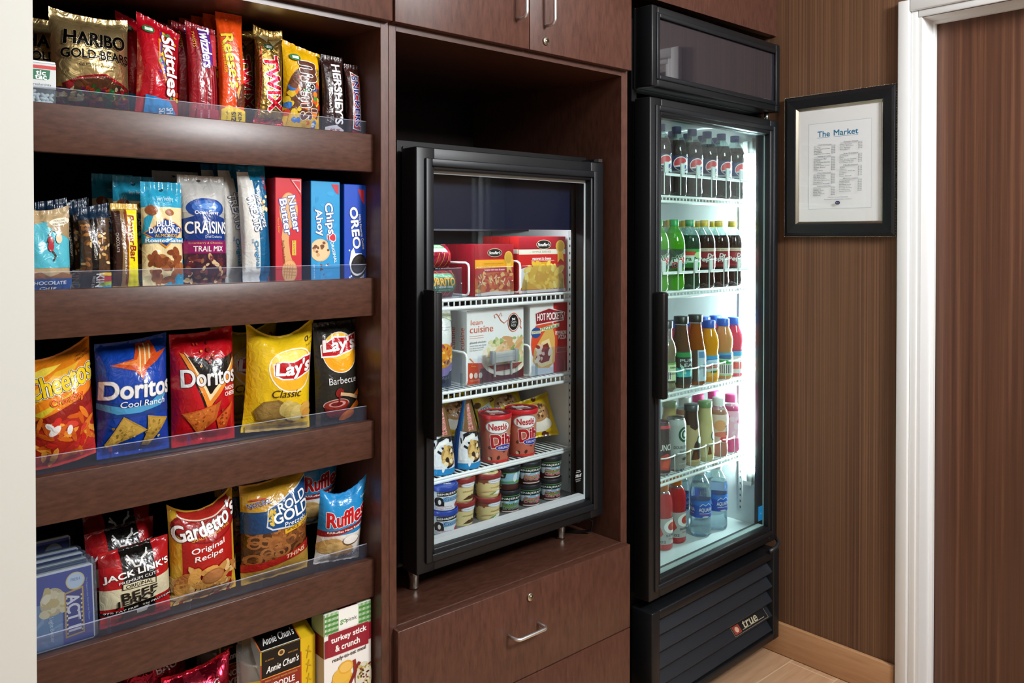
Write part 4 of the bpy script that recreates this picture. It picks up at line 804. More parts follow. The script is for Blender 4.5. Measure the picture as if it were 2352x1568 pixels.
# ---------------------------------------------------------------- fourth shelf
pc = [R(.0, .0, .48, .62, '#6a8ab0'), S(.05, .05, .45, .5, 8, .1, ['#7a98b8', '#86a4c4'], 'stick', 2), R(.46, .0, 1, 1, '#2a3f9a'), R(0, .62, 1, 1, '#2a3f9a'), L(.30, .62, .22, .19, '#c8b48a'), S(.14, .46, .50, .80, 24, .085, ['#e0d2a8', '#efe4c4', '#d0b878', '#e6d8b0'], 'blob', 4), G([(.50, .70), (.84, .74), (.84, .10), (.50, .08)], '#c9a04a'), G([(.525, .68), (.815, .715), (.815, .12), (.525, .105)], '#2a2f86'), T('ACT II', .66, .41, .50, .22, '#e8e4ea', .05, rot=-88)] + [L(.54, .14+.06*i, .014, .014, '#efdca0') for i in range(9)] + [L(.80, .15+.06*i, .014, .014, '#efdca0') for i in range(9)] + [L(.70, .84, .17, .12, '#e0c880'), L(.70, .84, .15, .105, '#c8d8ec'), T('FRESH', .70, .86, .16, .04, '#5a7ab0', .02), T('The Popcorn that Goes to the Theater', .91, .55, .6, .04, '#b8c4e4', 0, rot=-88), T('Light Butter', .26, .25, .34, .09, '#c8d8e8', .02, rot=-88)]
x, wd, h = spot(78, 222, 1310, .066, Z4, .12)
for i in range(5):
    y = .068 + i*.026 + (.02 if i > 3 else 0)
    o = carton('popcorn_packet', ['blue microwave popcorn packet in clear wrap, front of the stack on the fourth shelf', 'blue microwave popcorn packet second from the front of its stack', 'blue microwave popcorn packet third from the front of its stack', 'blue microwave popcorn packet fourth from the front of its stack', 'blue microwave popcorn packet leaning at the back of its stack'][i], 'popcorn packet', 'blue popcorn packets', wd*.98, h*(1, 1.02, 1.04, 1.05, 1.12)[i], .016, '#dfe2e4', pc, (x-.001*i, y, Z4+.0015), 0, -.12, bev=.003)
    b = MB(); q = wd*.98; hh = h*1.06
    b.box(-q/2-.004, -.0035, .003, q/2+.004, .0185, hh, WRAP, .003); b.build('clear_wrap', o)
jl = [R(0, 0, 1, 1, '#a8141a'), R(.28, .0, .74, 1, '#15110f'), R(0, .80, .22, .97, '#8a1418'), G([(.0, .24), (1, .30), (1, .56), (.72, .54), (.28, .50), (0, .50)], '#cfc8a8'), R(.28, .50, .74, 1, '#15110f'), V([(.34, .86), (.42, .82), (.46, .74), (.53, .74), (.57, .82), (.66, .87)], .03, '#d8d8d4'), V([(.36, .90), (.40, .84)], .02, '#d8d8d4'), V([(.62, .83), (.66, .92)], .02, '#d8d8d4'), L(.50, .89, .045, .02, '#0a0a0a'),
      T("JACK LINK'S", .50, .665, .92, .10, WH, .06, K, .03, rot=4), T('PREMIUM CUTS', .50, .585, .56, .035, '#d8d8d4', .02, rot=4), R(.26, .475, .74, .555, K), R(.275, .483, .725, .547, '#cfc8a8'), T('ORIGINAL', .50, .515, .38, .042, K, .04, rot=2), T('BEEF', .50, .40, .50, .085, K, .06, rot=4), T('JERKY', .46, .31, .56, .085, K, .06, rot=4), G([(0, .205), (1, .28), (1, .245), (0, .17)], '#1a1614'), T('97% FAT FREE   22g PROTEIN', .5, .225, .92, .032, WH, .03, rot=4), R(.28, 0, .74, .2, '#2a201c'), G([(.45, .19), (.65, .21), (.62, .13), (.48, .12)], '#c8c8c0'), R(0, 0, 1, .07, '#8a1430'), T('MADE WITH 100% BEEF', .5, .035, .6, .022, '#2a0a10', .01)]
o = pk(bag, 'jerky_bag', 'red and black bag of beef jerky with a cream band, front of its row', 'jerky bag', 'red jerky bags', (240, 403, 1262), .064, Z4, .055, '#a8141a', jl, .10, seed=27, seal=.05, pinch=.02, top=(-.004, 0, .004))
dup(o, dl=(-.004, .066, .018), label='red and black jerky bag second in its row, above the front one')
dup(o, dl=(.010, .132, .030), label='red and black jerky bag at the back of its row')
ga = [R(.0, .0, 1, 1, '#d9a92e'), R(.10, .18, .92, .98, '#c99a28'), R(.12, .0, .90, .97, '#a81a16'), L(.52, .80, .50, .19, '#7a1010'), L(.52, .80, .47, .17, '#9a1614'), L(.52, .92, .42, .05, '#e8d8c0'), L(.52, .93, .40, .045, '#b02a20'), T("Gardetto's", .50, .79, .96, .17, WH, .05, '#1a1210', .04, rot=12, sh=.12), T('QUALITY SINCE 1932', .54, .69, .6, .03, '#e0b040', .01, rot=10), T('Original', .48, .56, .5, .07, WH, .02, rot=8, sh=.2), T('Recipe', .48, .475, .42, .07, WH, .02, rot=8, sh=.2), S(.03, .04, .97, .32, 26, .15, ['#d8a860', '#c08a44', '#e0b878', '#b87a3a'], 'stick', 4), S(.05, .12, .95, .36, 12, .13, ['#c9904a', '#d8a050', '#b06a38', '#e6c084'], 'nut', 6), L(.55, .25, .17, .08, '#a86a3a'), L(.55, .25, .145, .065, '#b87a48'), S(.05, .02, .95, .12, 14, .12, ['#c9904a', '#e0b878', '#8a5a2e'], 'stick', 9)]
pk(bag, 'snack_mix_bag', 'gold and red bag of snack mix with white script lettering on the fourth shelf', 'snack bag', None, (409, 561, 1150), .062, Z4, .08, '#d9a92e', ga, .04, seed=28, top=(-.004, -.026, .008), seal=.03, pinch=.03, ry=-.02)
rg_ = [R(0, .62, 1, 1, '#c09228'), R(.0, .14, 1, .66, '#4a2e1a'), S(.04, .16, .96, .62, 60, .10, ['#8a5428', '#7a4620', '#9c6434', '#6a3c1c'], 'ring', 3), R(0, .50, .42, .72, '#1a3f6a'), G([(.26, .56), (.34, .52), (.9, .49), (.98, .55), (.98, .90), (.6, .82), (.30, .74)], '#c8d0d8'), G([(.28, .57), (.35, .535), (.89, .505), (.965, .56), (.965, .885), (.6, .805), (.315, .73)], '#1a4a80'), V([(.36, .56), (.35, .70)], .03, '#c9a83a'), S(.31, .58, .40, .72, 16, .03, ['#d8b84a', '#c9a83a'], 'nut', 2), T('ROLD', .68, .745, .46, .085, WH, .03, rot=10), T('GOLD', .66, .64, .58, .10, WH, .04, rot=6), T('Pretzels', .70, .555, .34, .045, WH, .0, rot=6, sh=.2), G([(.52, .455), (.94, .515), (.94, .555), (.52, .50)], '#d8a828'), T('SINCE 1877', .73, .505, .36, .028, K, .02, rot=5), G([(0, .12), (1, .22), (1, .33), (.5, .24), (0, .20)], '#a8241c'), T('THINS', .72, .235, .32, .045, '#e8d0a8', .03, rot=8, sh=.15), G([(0, 0), (1, 0), (1, .22), (0, .12)], '#b08a3a'), T('NATURAL', .22, .80, .3, .05, '#2a3a8a', .03, WH, .03, rot=10), R(.1, .835, .3, .85, '#c03a34')]
o = pk(bag, 'pretzel_bag', 'gold and blue bag of thin pretzels with a clear window on the fourth shelf', 'pretzel bag', 'gold pretzel bags', (574, 727, 1098), .062, Z4, .085, '#b8861e', rg_, .04, seed=29, top=(-.012, -.012, .014), seal=.03, pinch=.03)
dup(o, dl=(-.012, .095, .010), label='gold and blue pretzel bag in shadow behind the front one')
ru = [R(0, 0, 1, .42, '#e4e0d8'), G([(0, .42), (1, .52), (1, 1), (0, 1)], '#1f86c4'), G([(0, .38), (1, .50), (1, .56), (0, .46)], '#8a1a1e'), T('RRRuffles Have Ridges!', .56, .475, .82, .035, WH, .03, rot=6), T('Ruffles', .56, .655, .86, .20, '#b8141c', .07, WH, .04, rot=7, sh=.1), L(.24, .27, .26, .10, '#c9a060', 20), L(.40, .23, .22, .10, '#d8b474', -15), L(.62, .18, .16, .08, '#c9a064', 10), L(.68, .33, .2, .07, '#6a4a3a'), L(.68, .34, .18, .06, '#f0eee8'), T('ORIGINAL', .72, .12, .5, .07, '#2a5a86', .01, rot=6), T('0 grams', .92, .83, .14, .03, WH, .0)]
o = pk(bag, 'ridged_chip_bag', 'blue and white bag of ridged chips, front right on the fourth shelf', 'chip bag', 'blue ridged chip bags', (738, 835, 1126), .056, Z4, .055, '#1f86c4', ru, -.12, rz=-.16, seed=31, top=(-.006, -.020, .014), seal=.03, pinch=.05, ry=.05)
dup(o, dl=(-.004, .100, .052), rz=0, label='blue ridged chip bag in shadow behind and above the front one')
# ---------------------------------------------------------------- lowest shelf
rd = [S(.05, .3, .95, .95, 14, .2, ['#c01a34', '#8a1024', '#d03048'], 'nut', 3), T('BIG', .32, .80, .2, .06, '#3a0a14', .03), T('BAG', .62, .78, .3, .08, '#e8c8cc', .03, '#5a0a18', .04, rot=4), T('CRACKERS', .5, .5, .7, .12, WH, .04)]
o = pk(bag, 'cracker_bag', 'shiny red foil snack bag on the lowest shelf, front one', 'snack bag', 'shiny red bags', (392, 552, 1545), .062, Z5, .08, '#b01028', rd, .06, seed=33, fin='foil', seal=.05, top=(-.004, -.006, .008))
dup(o, dl=(-.050, .088, .022), label='shiny red foil snack bag behind the front one on the lowest shelf')
x, wd, h = spot(598, 724, 1440, .060, Z5, .05)
def noodle(label, loc, rz):
    W_, H_, D_ = wd, h, .085
    t = thing('noodle_box', label, 'noodle box', loc, rz, 'yellow noodle boxes')
    YL = mat('#e0b81a', 'paper'); b = MB(); cx = .030
    # folded carton: bevelled left flank with a window, sloping cap above
    f0 = -W_/2; f1 = W_/2
    vs = [(f0, 0, 0), (f1, 0, 0), (f1, 0, H_*.86), (f0, 0, H_*.86), (f0, D_, 0), (f1, D_, 0), (f1, D_*.75, H_), (f0, D_*.75, H_), (f1, D_, H_*.9), (f0, D_, H_*.9)]
    b.add(vs, [(0, 1, 2, 3), (3, 2, 6, 7), (1, 5, 8, 6, 2), (5, 4, 9, 8), (7, 6, 8, 9), (0, 4, 5, 1)], YL)
    b.add([(f0-cx, D_*.45, 0), (f0, 0, 0), (f0, 0, H_*.60), (f0-cx, D_*.45, H_*.55), (f0, D_, 0), (f0, D_, H_*.6)], [(0, 1, 2, 3), (4, 0, 3, 5)], YL)
    b.add([(f0-cx, D_*.45, H_*.55), (f0, 0, H_*.60), (f0, 0, H_*.86), (f0, D_*.75, H_), (f0-cx, D_*.5, H_*.9)], [(0, 1, 2, 3, 4)], clear('carton_window', '#e8e8e4', .05, .05, '#b0aca4', .35))
    fr = [R(.0, .0, .74, .86, '#a8401a'), R(.02, 0, .72, 1, K), R(.02, .30, .72, .70, '#8a2a1c'), R(.02, 0, .72, .30, '#d06a2a'), R(.02, .695, .72, .705, '#d8983a'), L(.37, .93, .06, .035, '#d8b068'), L(.37, .93, .035, .022, '#5a3a2a'), T("Annie Chun's", .40, .80, .58, .075, WH, .03, rot=4, sh=.25), T('ALL NATURAL', .16, .895, .16, .016, '#d8983a', 0), T('ASIAN CUISINE', .58, .90, .18, .016, '#d8983a', 0), T('FRESH COOKED RAMEN NOODLES', .37, .665, .58, .018, '#e0b060', 0), T('NOODLE', .37, .595, .48, .065, WH, .04), T('EXPRESS', .37, .49, .64, .085, WH, .05), R(.04, .36, .66, .42, K), T('SPICY SZECHUAN', .35, .39, .46, .028, '#e8dcc8', .02), S(.1, .02, .66, .26, 22, .08, ['#e0a050', '#c9502a', '#4a8a2a', '#d8c060', '#c98aa0'], 'nut', 5)] + [V([(.82, .86-.16*i), (.92, .82-.16*i)], .02, '#c09a1c') for i in range(3)] + [V([(.88, .90-.16*i), (.84, .76-.16*i)], .02, '#c09a1c') for i in range(3)]
    flat(b, f0, .001, f1, H_*.86, 0, fr)
    s0 = Vector((0, 0, H_*.86)); s1 = Vector((0, D_*.75, H_)); ln = (s1-s0).length
    flat(b, f0, 0, f1, ln, 0, [R(0, 0, .74, 1, '#d06a2a'), R(.02, 0, .72, 1, K), R(.02, .02, .72, .05, '#d8d8d0'), T("Annie Chun's", .40, .35, .58, .26, WH, .03, rot=4, sh=.25), L(.37, .75, .05, .13, '#d8b068'), L(.37, .75, .03, .08, '#5a3a2a'), T('ALL NATURAL', .16, .62, .16, .06, '#d8983a', 0), T('ASIAN CUISINE', .58, .72, .18, .06, '#d8983a', 0)], 'paper', lambda p: s0+(s1-s0)*(p.z/ln)+Vector((p.x, 0, 0)))
    b.build('carton', t)
    b = MB(); b.lathe([(.030, .004), (.036, H_*.5), (.040, H_*.70), (.041, H_*.72)], mat('#efede6', 'satin'), 24, (f0+.022, D_*.55)); b.build('noodle_bowl', t)
    return t
n1 = noodle('yellow and black noodle box with a bowl in its side window, front one', (x, .060, Z5+.001), 0)
dup(n1, loc=(x-.040, .158, Z5+.001), label='yellow noodle box in shadow behind the front one on the lowest shelf')
gp = [R(0, .80, 1, 1, '#e4ecdc')] + [R(.0+.028*i, .80, .014+.028*i, 1, '#5a9a4a') for i in range(10)] + [R(.70+.028*i, .80, .714+.028*i, 1, '#5a9a4a') for i in range(11)] + [R(0, .82+.045*i, .29, .84+.045*i, '#4a8a3e') for i in range(4)] + [R(.70, .82+.045*i, 1, .84+.045*i, '#4a8a3e') for i in range(4)] + [R(.29, .82, .72, 1, '#f0f2ec'), T('go', .39, .885, .13, .045, '#5a9a4a', .03), T('picnic', .57, .885, .23, .045, '#4a4a48', .02), G([(0, .60), (1, .64), (1, .80), (0, .76)], '#8a1a2a'), R(.08, .60, .94, .81, '#a82436'), R(.09, .605, .93, .805, '#8f1c2e'), T('turkey stick', .51, .745, .76, .065, WH, .05, rot=2), T('& crunch', .48, .665, .52, .055, WH, .05, rot=2), T('ready-to-eat meal', .52, .565, .72, .045, '#3a3434', .02, rot=3),
      L(.36, .36, .22, .075, '#d8a030'), L(.34, .33, .2, .07, '#e0b040'), L(.36, .40, .2, .07, '#e8b848'), L(.44, .46, .16, .06, '#e0a838'), L(.44, .46, .13, .045, '#edc060'), V([(.62, .50), (.68, .28)], .07, '#8a2a26'), V([(.74, .46), (.46, .24)], .07, '#7a2422'), L(.83, .30, .18, .15, '#d8d4c0'), S(.70, .20, .97, .42, 40, .035, ['#c9b070', '#7a3a2a', '#8a8a3a', '#5a2a1a', '#e0cc98'], 'nut', 4), L(.54, .17, .16, .06, '#4a3228'), S(.42, .13, .66, .21, 20, .02, ['#3a241c', '#5a4034'], 'blob', 2), R(0, 0, 1, .08, '#8a1a2a')]
ck('snack_meal_box', 'white picnic meal box with green checks and a maroon title band', 'meal box', None, (744, 853, 1394), .032, Z5, .05, '#efece6', gp, left=[R(0, 0, 1, .6, '#dcd6d0'), R(0, .6, 1, .8, '#6a1420'), R(0, .8, 1, 1, '#a8c090')], topart=[R(0, 0, 1, 1, '#5a1420'), R(0, 0, .28, 1, '#c8dcb8'), R(.7, 0, 1, 1, '#c8dcb8'), L(.55, .5, .2, .3, '#8a7a78')], fin='satin')
# ---------------------------------------------------------------- freezer: frozen meals
FS1, FS2, FS3 = [z+.0006 for z in FSH]
lz = [R(0, .70, 1, 1, '#8a1420'), R(0, .0, 1, .72, '#b8201c'), G([(.0, .53), (1, .55), (1, .70), (0, .70)], '#d8961a'), T('SIGNATURE CLASSICS', .48, .625, .5, .03, '#7a4a10', 0), T('lasagna with meat & sauce', .50, .50, .52, .045, WH, .02), G([(.0, .40), (.25, .45), (.7, .46), (1, .40), (1, 0), (0, 0)], '#c9682a'), S(.03, .08, .98, .42, 60, .06, ['#c9522a', '#e0a050', '#b83a1e', '#e8b86a', '#a8321a', '#d8823a'], 'nut', 3), S(.1, .2, .9, .4, 26, .05, ['#e8c07a', '#f0d098', '#b83a24'], 'stick', 5), G([(0, 0), (1, 0), (1, .05), (.5, .08), (0, .04)], '#d9cfc4'), L(.50, .84, .19, .085, '#c8b490'), L(.50, .84, .18, .077, '#141210'), T("Stouffer's", .50, .84, .29, .06, '#e6e2d8', .02, sh=.15), G([(.82, .50), (.86, .42), (.88, .60)], '#d8a83a'), G([(.80, .62), (.92, .62), (.95, .44), (.88, .50), (.82, .43)], '#e0b040'), L(.86, .74, .11, .13, '#c9a040'), L(.86, .74, .09, .11, '#b08a30')]
mc = [R(0, .70, 1, 1, '#8a1420'), R(0, .0, 1, .72, '#b8201c'), R(0, .685, 1, .775, '#cfc8b8'), T('- SIMPLE DISHES -', .48, .73, .48, .035, '#7a6a5a', 0), T('macaroni & cheese', .48, .61, .40, .055, WH, .02), R(.25, .565, .75, .575, '#e0b0a8'), G([(0, .42), (.15, .46), (.25, .30), (.2, .10), (0, .10)], '#e4e2dc'), G([(.05, .06), (.10, .30), (.30, .44), (.42, .54), (.58, .55), (.78, .48), (.96, .30), (.98, .06)], '#d8a020'), S(.14, .08, .92, .44, 54, .07, ['#f0c84a', '#e0b030', '#f6d870', '#d8a028', '#ecc04a'], 'nut', 4), S(.3, .4, .7, .52, 12, .07, ['#f0c84a', '#f6d870', '#e0b030'], 'nut', 6), R(0, 0, 1, .05, '#d9cfc4'), L(.52, .86, .16, .085, '#c8b490'), L(.52, .86, .15, .077, '#141210'), T("Stouffer's", .52, .86, .25, .06, '#e6e2d8', .02, sh=.15), G([(.82, .72), (.94, .72), (.96, .54), (.89, .60), (.82, .53)], '#e0b040'), L(.88, .83, .10, .11, '#c9a040'), L(.88, .83, .08, .09, '#b08a30')]
o = ck('frozen_meal_box', 'red frozen lasagna box, front one of its row on the upper freezer shelf', 'frozen meal', 'red lasagna boxes', (1090, 1180, 561), .170, FS1, .034, '#8a1420', lz, left=[R(0, 0, 1, 1, '#a0182a')], topart=[R(0, 0, 1, 1, '#b8242e')])
for i, n in enumerate(('second', 'third', 'fourth')): dup(o, dl=(0, .036*(i+1), 0), label=f'red frozen lasagna box, {n} from the front of its row')
o = ck('frozen_meal_box', 'red frozen macaroni and cheese box, front one of its row', 'frozen meal', 'red macaroni boxes', (1191, 1299, 543), .168, FS1, .034, '#b8201c', mc, left=[R(0, 0, 1, 1, '#c02a2a'), R(0, .7, 1, .78, '#e0d8c8')], topart=[R(0, 0, 1, 1, '#c8303a')])
for i, n in enumerate(('second', 'third', 'fourth')): dup(o, dl=(0, .037*(i+1), 0), label=f'red frozen macaroni box, {n} from the front of its row')
bu = [S(.02, .02, .98, .98, 34, .10, ['#8a1830', '#a82038', '#741428'], 'blob', 3)] + [V([(.15*i, 0), (.15*i+.05, .5), (.15*i, 1)], .012, '#b8a03a') for i in range(1, 7)] + [G([(.0, .25), (.86, .25), (.92, .45), (.88, .85), (0, .90)], '#2a6a4a'), G([(0, .74), (.86, .74), (.82, .88), (0, .90)], '#5a9a6a'), T('BURRITO', .47, .60, .82, .26, '#d9a83a', .06, '#7a2a1a', .04), T('BEANS & CHEDDAR CHEESE', .44, .42, .76, .07, WH, .02), T('NET WT 6.0 OZ (170g)', .5, .31, .5, .05, '#bcd8c4', 0)]
x, wd, h = spot(980, 1056, 625, .172, FS1, 0)
b0 = bag('frozen_burrito', 'frozen burrito in red and green wrap, lower one of the stacked pair', 'burrito', 'stacked burritos', wd, .066, .060, '#8a1830', bu, loc=(x, .205, FS1+.001), rx=0, seed=35, seal=.02, pinch=.0, flat_=.25, wr=.5, bot=(0, 0, 0))
b1 = bag('frozen_burrito', 'frozen burrito in red and green wrap, upper one of the stacked pair', 'burrito', 'stacked burritos', wd, .058, .064, '#8a1830', [S(.02, .02, .98, .98, 34, .10, ['#8a1830', '#a82038', '#741428'], 'blob', 5), G([(0, .55), (.8, .55), (.7, 1), (0, 1)], '#e8e8e0'), G([(0, .70), (.76, .70), (.7, 1), (0, 1)], '#4a8a5a'), T('BEANS & CHEESE', .4, .82, .6, .12, '#d8e8c0', .02)] + [V([(.16*i, 0), (.16*i+.04, .5)], .012, '#b8a03a') for i in range(1, 7)], loc=(x-.002, .215, FS1+.0685), rx=-.25, seed=36, seal=.02, pinch=.0, flat_=.25, wr=.5)
lc = [G([(.0, .0), (1, .0), (1, .27), (.5, .25), (0, .30)], '#c0442a'), G([(.22, 0), (1, 0), (1, .16), (.22, .20)], '#5a2424'), L(.68, .33, .44, .27, '#e6dcc8'), L(.68, .28, .38, .17, '#cfc8b0'), S(.36, .24, .97, .58, 70, .05, ['#b8c48a', '#8a9a5a', '#d8d0a0', '#c9a878', '#e6dcc0', '#9cb070'], 'nut', 4), S(.5, .38, .95, .62, 14, .10, ['#d8a878', '#e0b890', '#c99868', '#b8c890'], 'stick', 7), G([(.35, .22), (.98, .22), (.85, .14), (.5, .13)], '#8a3a2a'), T('lean', .16, .845, .20, .07, '#d8745a', -.005), T('cuisine', .245, .745, .40, .09, '#c9502a', .0), R(.04, .655, .28, .66, '#d88a78'), R(.04, .625, .28, .63, '#d88a78'), T('glazed chicken', .18, .565, .28, .036, '#5a5a58', 0), T('roasted white meat chicken', .18, .525, .28, .022, '#6a6a68', 0), T('in a lemon sauce with', .16, .493, .24, .022, '#6a6a68', 0), T('rice & green beans', .15, .46, .22, .022, '#6a6a68', 0),
      L(.81, .80, .105, .135, '#c9502a'), L(.81, .80, .095, .122, WH), L(.81, .80, .088, .113, '#1a1a1a'), T("CHEF'S", .81, .80, .10, .03, '#d8d8d8', .01), T('PICK', .81, .755, .09, .03, '#d8d8d8', .01), V([(.78, .86), (.84, .83)], .012, WH), V([(.84, .86), (.78, .83)], .012, WH), V([(.70, .84), (.64, .80), (.58, .84), (.54, .90), (.50, .94), (.46, .92), (.48, .88)], .010, '#c9583a'), V([(.92, .86), (.95, .80), (.93, .74), (.96, .70)], .010, '#c9583a'), V([(.54, .90), (.58, .95), (.60, .9)], .008, '#c9583a'), L(.06, .12, .03, .04, '#e8d8cc'), L(.14, .115, .03, .04, '#e8d8cc'), L(.22, .11, .03, .04, '#e8d8cc'), T('COOK THOROUGHLY', .13, .05, .18, .025, '#e8b8a0', 0), V([(.04, .36), (.1, .30), (.06, .25), (.14, .24)], .012, '#e0843a')]
o = ck('frozen_meal_box', 'white frozen dinner box with orange lettering, front of its row', 'frozen meal', 'white dinner boxes', (1072, 1203, 710), .178, FS2, .036, '#e2e4e4', lc, left=[R(0, 0, 1, 1, '#c8cccc'), T('cuisine', .5, .62, .3, .5, '#c9583a', .02, rot=90)], topart=[R(0, 0, 1, 1, '#d6dada')])
for i, n in enumerate(('second', 'third')): dup(o, dl=(0, .038*(i+1), 0), label=f'white frozen dinner box, {n} from the front of its row')
hp = [R(.62, 0, 1, 1, '#b81e20'), G([(0, 0), (.62, 0), (.62, .08), (0, .14)], '#c8ccd0'), L(.38, .44, .36, .34, '#d84a2a'), G([(.06, .20), (.10, .36), (.40, .62), (.60, .64), (.66, .50), (.66, .16), (.5, .08), (.2, .10)], '#d8a858'), G([(.10, .20), (.30, .46), (.5, .50), (.60, .30), (.58, .14), (.3, .10)], '#e6cc98'), G([(.12, .22), (.28, .40), (.46, .44), (.56, .30), (.5, .18), (.3, .16)], '#7a2a24'), S(.18, .2, .54, .4, 16, .07, ['#8a3428', '#e0cdb8', '#6a201c', '#d8b8a0'], 'nut', 5), G([(.14, .70), (.48, .72), (.90, .74), (.94, .86), (.5, .94), (.12, .88)], '#e4d8d4'), G([(.155, .715), (.48, .735), (.885, .755), (.92, .855), (.5, .925), (.135, .868)], '#8f1a24'), T('HOT POCKETS', .53, .815, .70, .10, WH, .05, '#3a1014', .03), G([(.26, .605), (.78, .655), (.78, .71), (.26, .66)], '#e8e0b8'), T('PIZZERIA', .52, .655, .46, .045, '#2a6a4a', .03, rot=4), L(.15, .60, .13, .075, '#2a4a8a'), R(.03, .585, .27, .625, '#e0d8a0'), T('LIMITED', .15, .605, .2, .03, '#2a4a8a', .01), T('PEPPERONI', .82, .565, .30, .055, WH, .03), T('PIZZA', .86, .50, .22, .055, WH, .03), R(.70, .28, .98, .35, '#d8943a'), R(.71, .285, .97, .345, '#a81e20')]
o = ck('frozen_meal_box', 'white and red frozen pizza pocket box at the right of the middle freezer shelf', 'frozen meal', 'pizza pocket boxes', (1217, 1303, 696), .172, FS2, .044, '#e4e4e2', hp, left=[R(0, 0, 1, 1, '#ccd0d0')], topart=[R(0, 0, .62, 1, '#e4e4e2'), R(.62, 0, 1, 1, '#d82a2a')])
dup(o, dl=(0, .047, 0), label='white and red frozen pizza pocket box behind the front one')
fb = [R(0, .0, 1, .20, '#2a3a52'), L(.45, .30, .46, .16, '#8a7ab0'), G([(0, .30), (1, .34), (.96, .24), (.6, .17), (.2, .18), (0, .20)], '#8a7ab0'), L(.45, .40, .46, .15, '#d8902a'), S(.1, .30, .9, .54, 40, .08, ['#e0a040', '#c9742a', '#b83a2a', '#f0c060', '#5a3a22', '#8a3a5a'], 'nut', 4), G([(0, .82), (.5, .88), (1, .80), (1, .9), (0, .95)], '#cfd8b8'), T('NET WT 12 OZ', .55, .12, .5, .025, '#b8c0cc', 0), R(.1, .74, .8, .748, '#a0a8ac'), R(.1, .71, .7, .716, '#a0a8ac')]
pk(bag, 'frozen_meal_bag', 'pale bag of frozen pasta with a purple bowl picture, middle freezer shelf', 'frozen meal', None, (992, 1052, 706), .172, FS2, .055, '#d6dad6', fb, .02, seed=37, seal=.05, pinch=.02, bot=(0, 0, 0))
t = thing('thermometer', 'clear tube thermometer with grey end caps in front of the white dinner box', 'thermometer', Vector(atY(1158, 818, .148)), 0)
b = MB(); b.box(-.034, -.006, -.014, .034, .004, .014, clear('thermometer_tube', '#eef2f4', .1, .05, '#cfd6da', .45), .003, 2); flat(b, -.034, -.014, .034, .014, -.0062, [R(.02, .47, .98, .53, '#8a9298')] + [R(.06+.045*i, .62, .066+.045*i, .78, '#7a8288') for i in range(20)] + [R(.06+.09*i, .22, .066+.09*i, .38, '#7a8288') for i in range(10)], 'ink'); b.build('scale_tube', t)
for sx in (-1, 1):
    b = MB(); b.box(min(sx*.033, sx*.045), -.0085, -.017, max(sx*.033, sx*.045), .0065, .017, mat('#8a8f92', 'satin'), .003, 2); b.build('end_cap', t)
b = MB(); b.box(-.030, .002, -.050, -.026, .0065, -.0141, mat('#9aa0a2', 'satin')); b.box(.026, .002, -.050, .030, .0065, -.0141, mat('#9aa0a2', 'satin')); b.build('stand', t)
# clear lane fronts
for (u0, u1, zz) in ((1000, 1062, FS1), (1095, 1180, FS1), (1200, 1297, FS1), (1024, 1062, FS2), (1098, 1192, FS2), (1226, 1300, FS2)):
    xa = atY(u0, 800, .158).x; xb = atY(u1, 800, .158).x
    t = thing('lane_stop', 'clear plastic lane front clipped to a wire freezer shelf', 'lane stop', ((xa+xb)/2, .160, zz), 0, 'clear lane fronts'); wd = xb-xa
    b = MB(); b.box(-wd/2, -.001, .001, wd/2, .001, .075, ACRYL, .0009); b.build('plate', t)
    for sx in (-1, 1):
        b = MB(); b.box(sx*wd/2*.86-.003, -.006, .001, sx*wd/2*.86+.003, .0, .038, CLEARP, .001); b.build('rib', t)
# ---------------------------------------------------------------- freezer: ice cream
def cone(label, x, y, rz):
    t = thing('ice_cream_cone', label, 'ice cream cone', (x, y, FS3+.0005), rz, 'wrapped cones'); b = MB()
    prof = [(.034, 0), (.0352, .004), (.0335, .03), (.0305, .058), (.025, .09), (.018, .122), (.011, .152), (.006, .176), (.0035, .184)]
    sw = [R(0, 0, 1, .06, '#1f86c4'), R(.0, .0, .36, 1, '#1a5aa8'), G([(.36, .08), (.8, .08), (.8, .46), (.36, .50)], '#dfe4ea'), S(.37, .10, .75, .46, 16, .055, ['#15181c', '#ffffff', '#20262c', '#e8ecf0'], 'stick', 3), L(.58, .25, .10, .13, '#b08a4a'), S(.50, .14, .68, .36, 24, .028, ['#3a2a1a', '#d8b470', '#8a5a2a', '#f0e0b8'], 'blob', 5), V([(.40, .12), (.38, .26), (.46, .40), (.60, .44)], .04, WH), V([(.42, .44), (.56, .50), (.72, .44)], .04, '#15181c'), G([(.40, .50), (.76, .48), (.70, 1), (.42, 1)], '#7a5a3a'), T('DRUMSTICK', .53, .68, .34, .08, '#c02a2a', .05, WH, .05, rot=-84), R(.70, .5, .8, 1, '#c9963a'), R(.02, .2, .3, .5, '#3a72b4')]
    cyl(b, prof, mat('#1f86c4', 'film'), sw, 'film'); b.build('wrapper', t)
    return t
p = atZ(1061, 1070, FS3); cone('blue wrapped ice cream cone standing point up beside the red tubs', p.x+.010, .190, -.45)
p = atZ(1012, 1080, FS3); cone('blue wrapped ice cream cone at the left edge of the freezer glass', p.x-.008, .190, -.45)
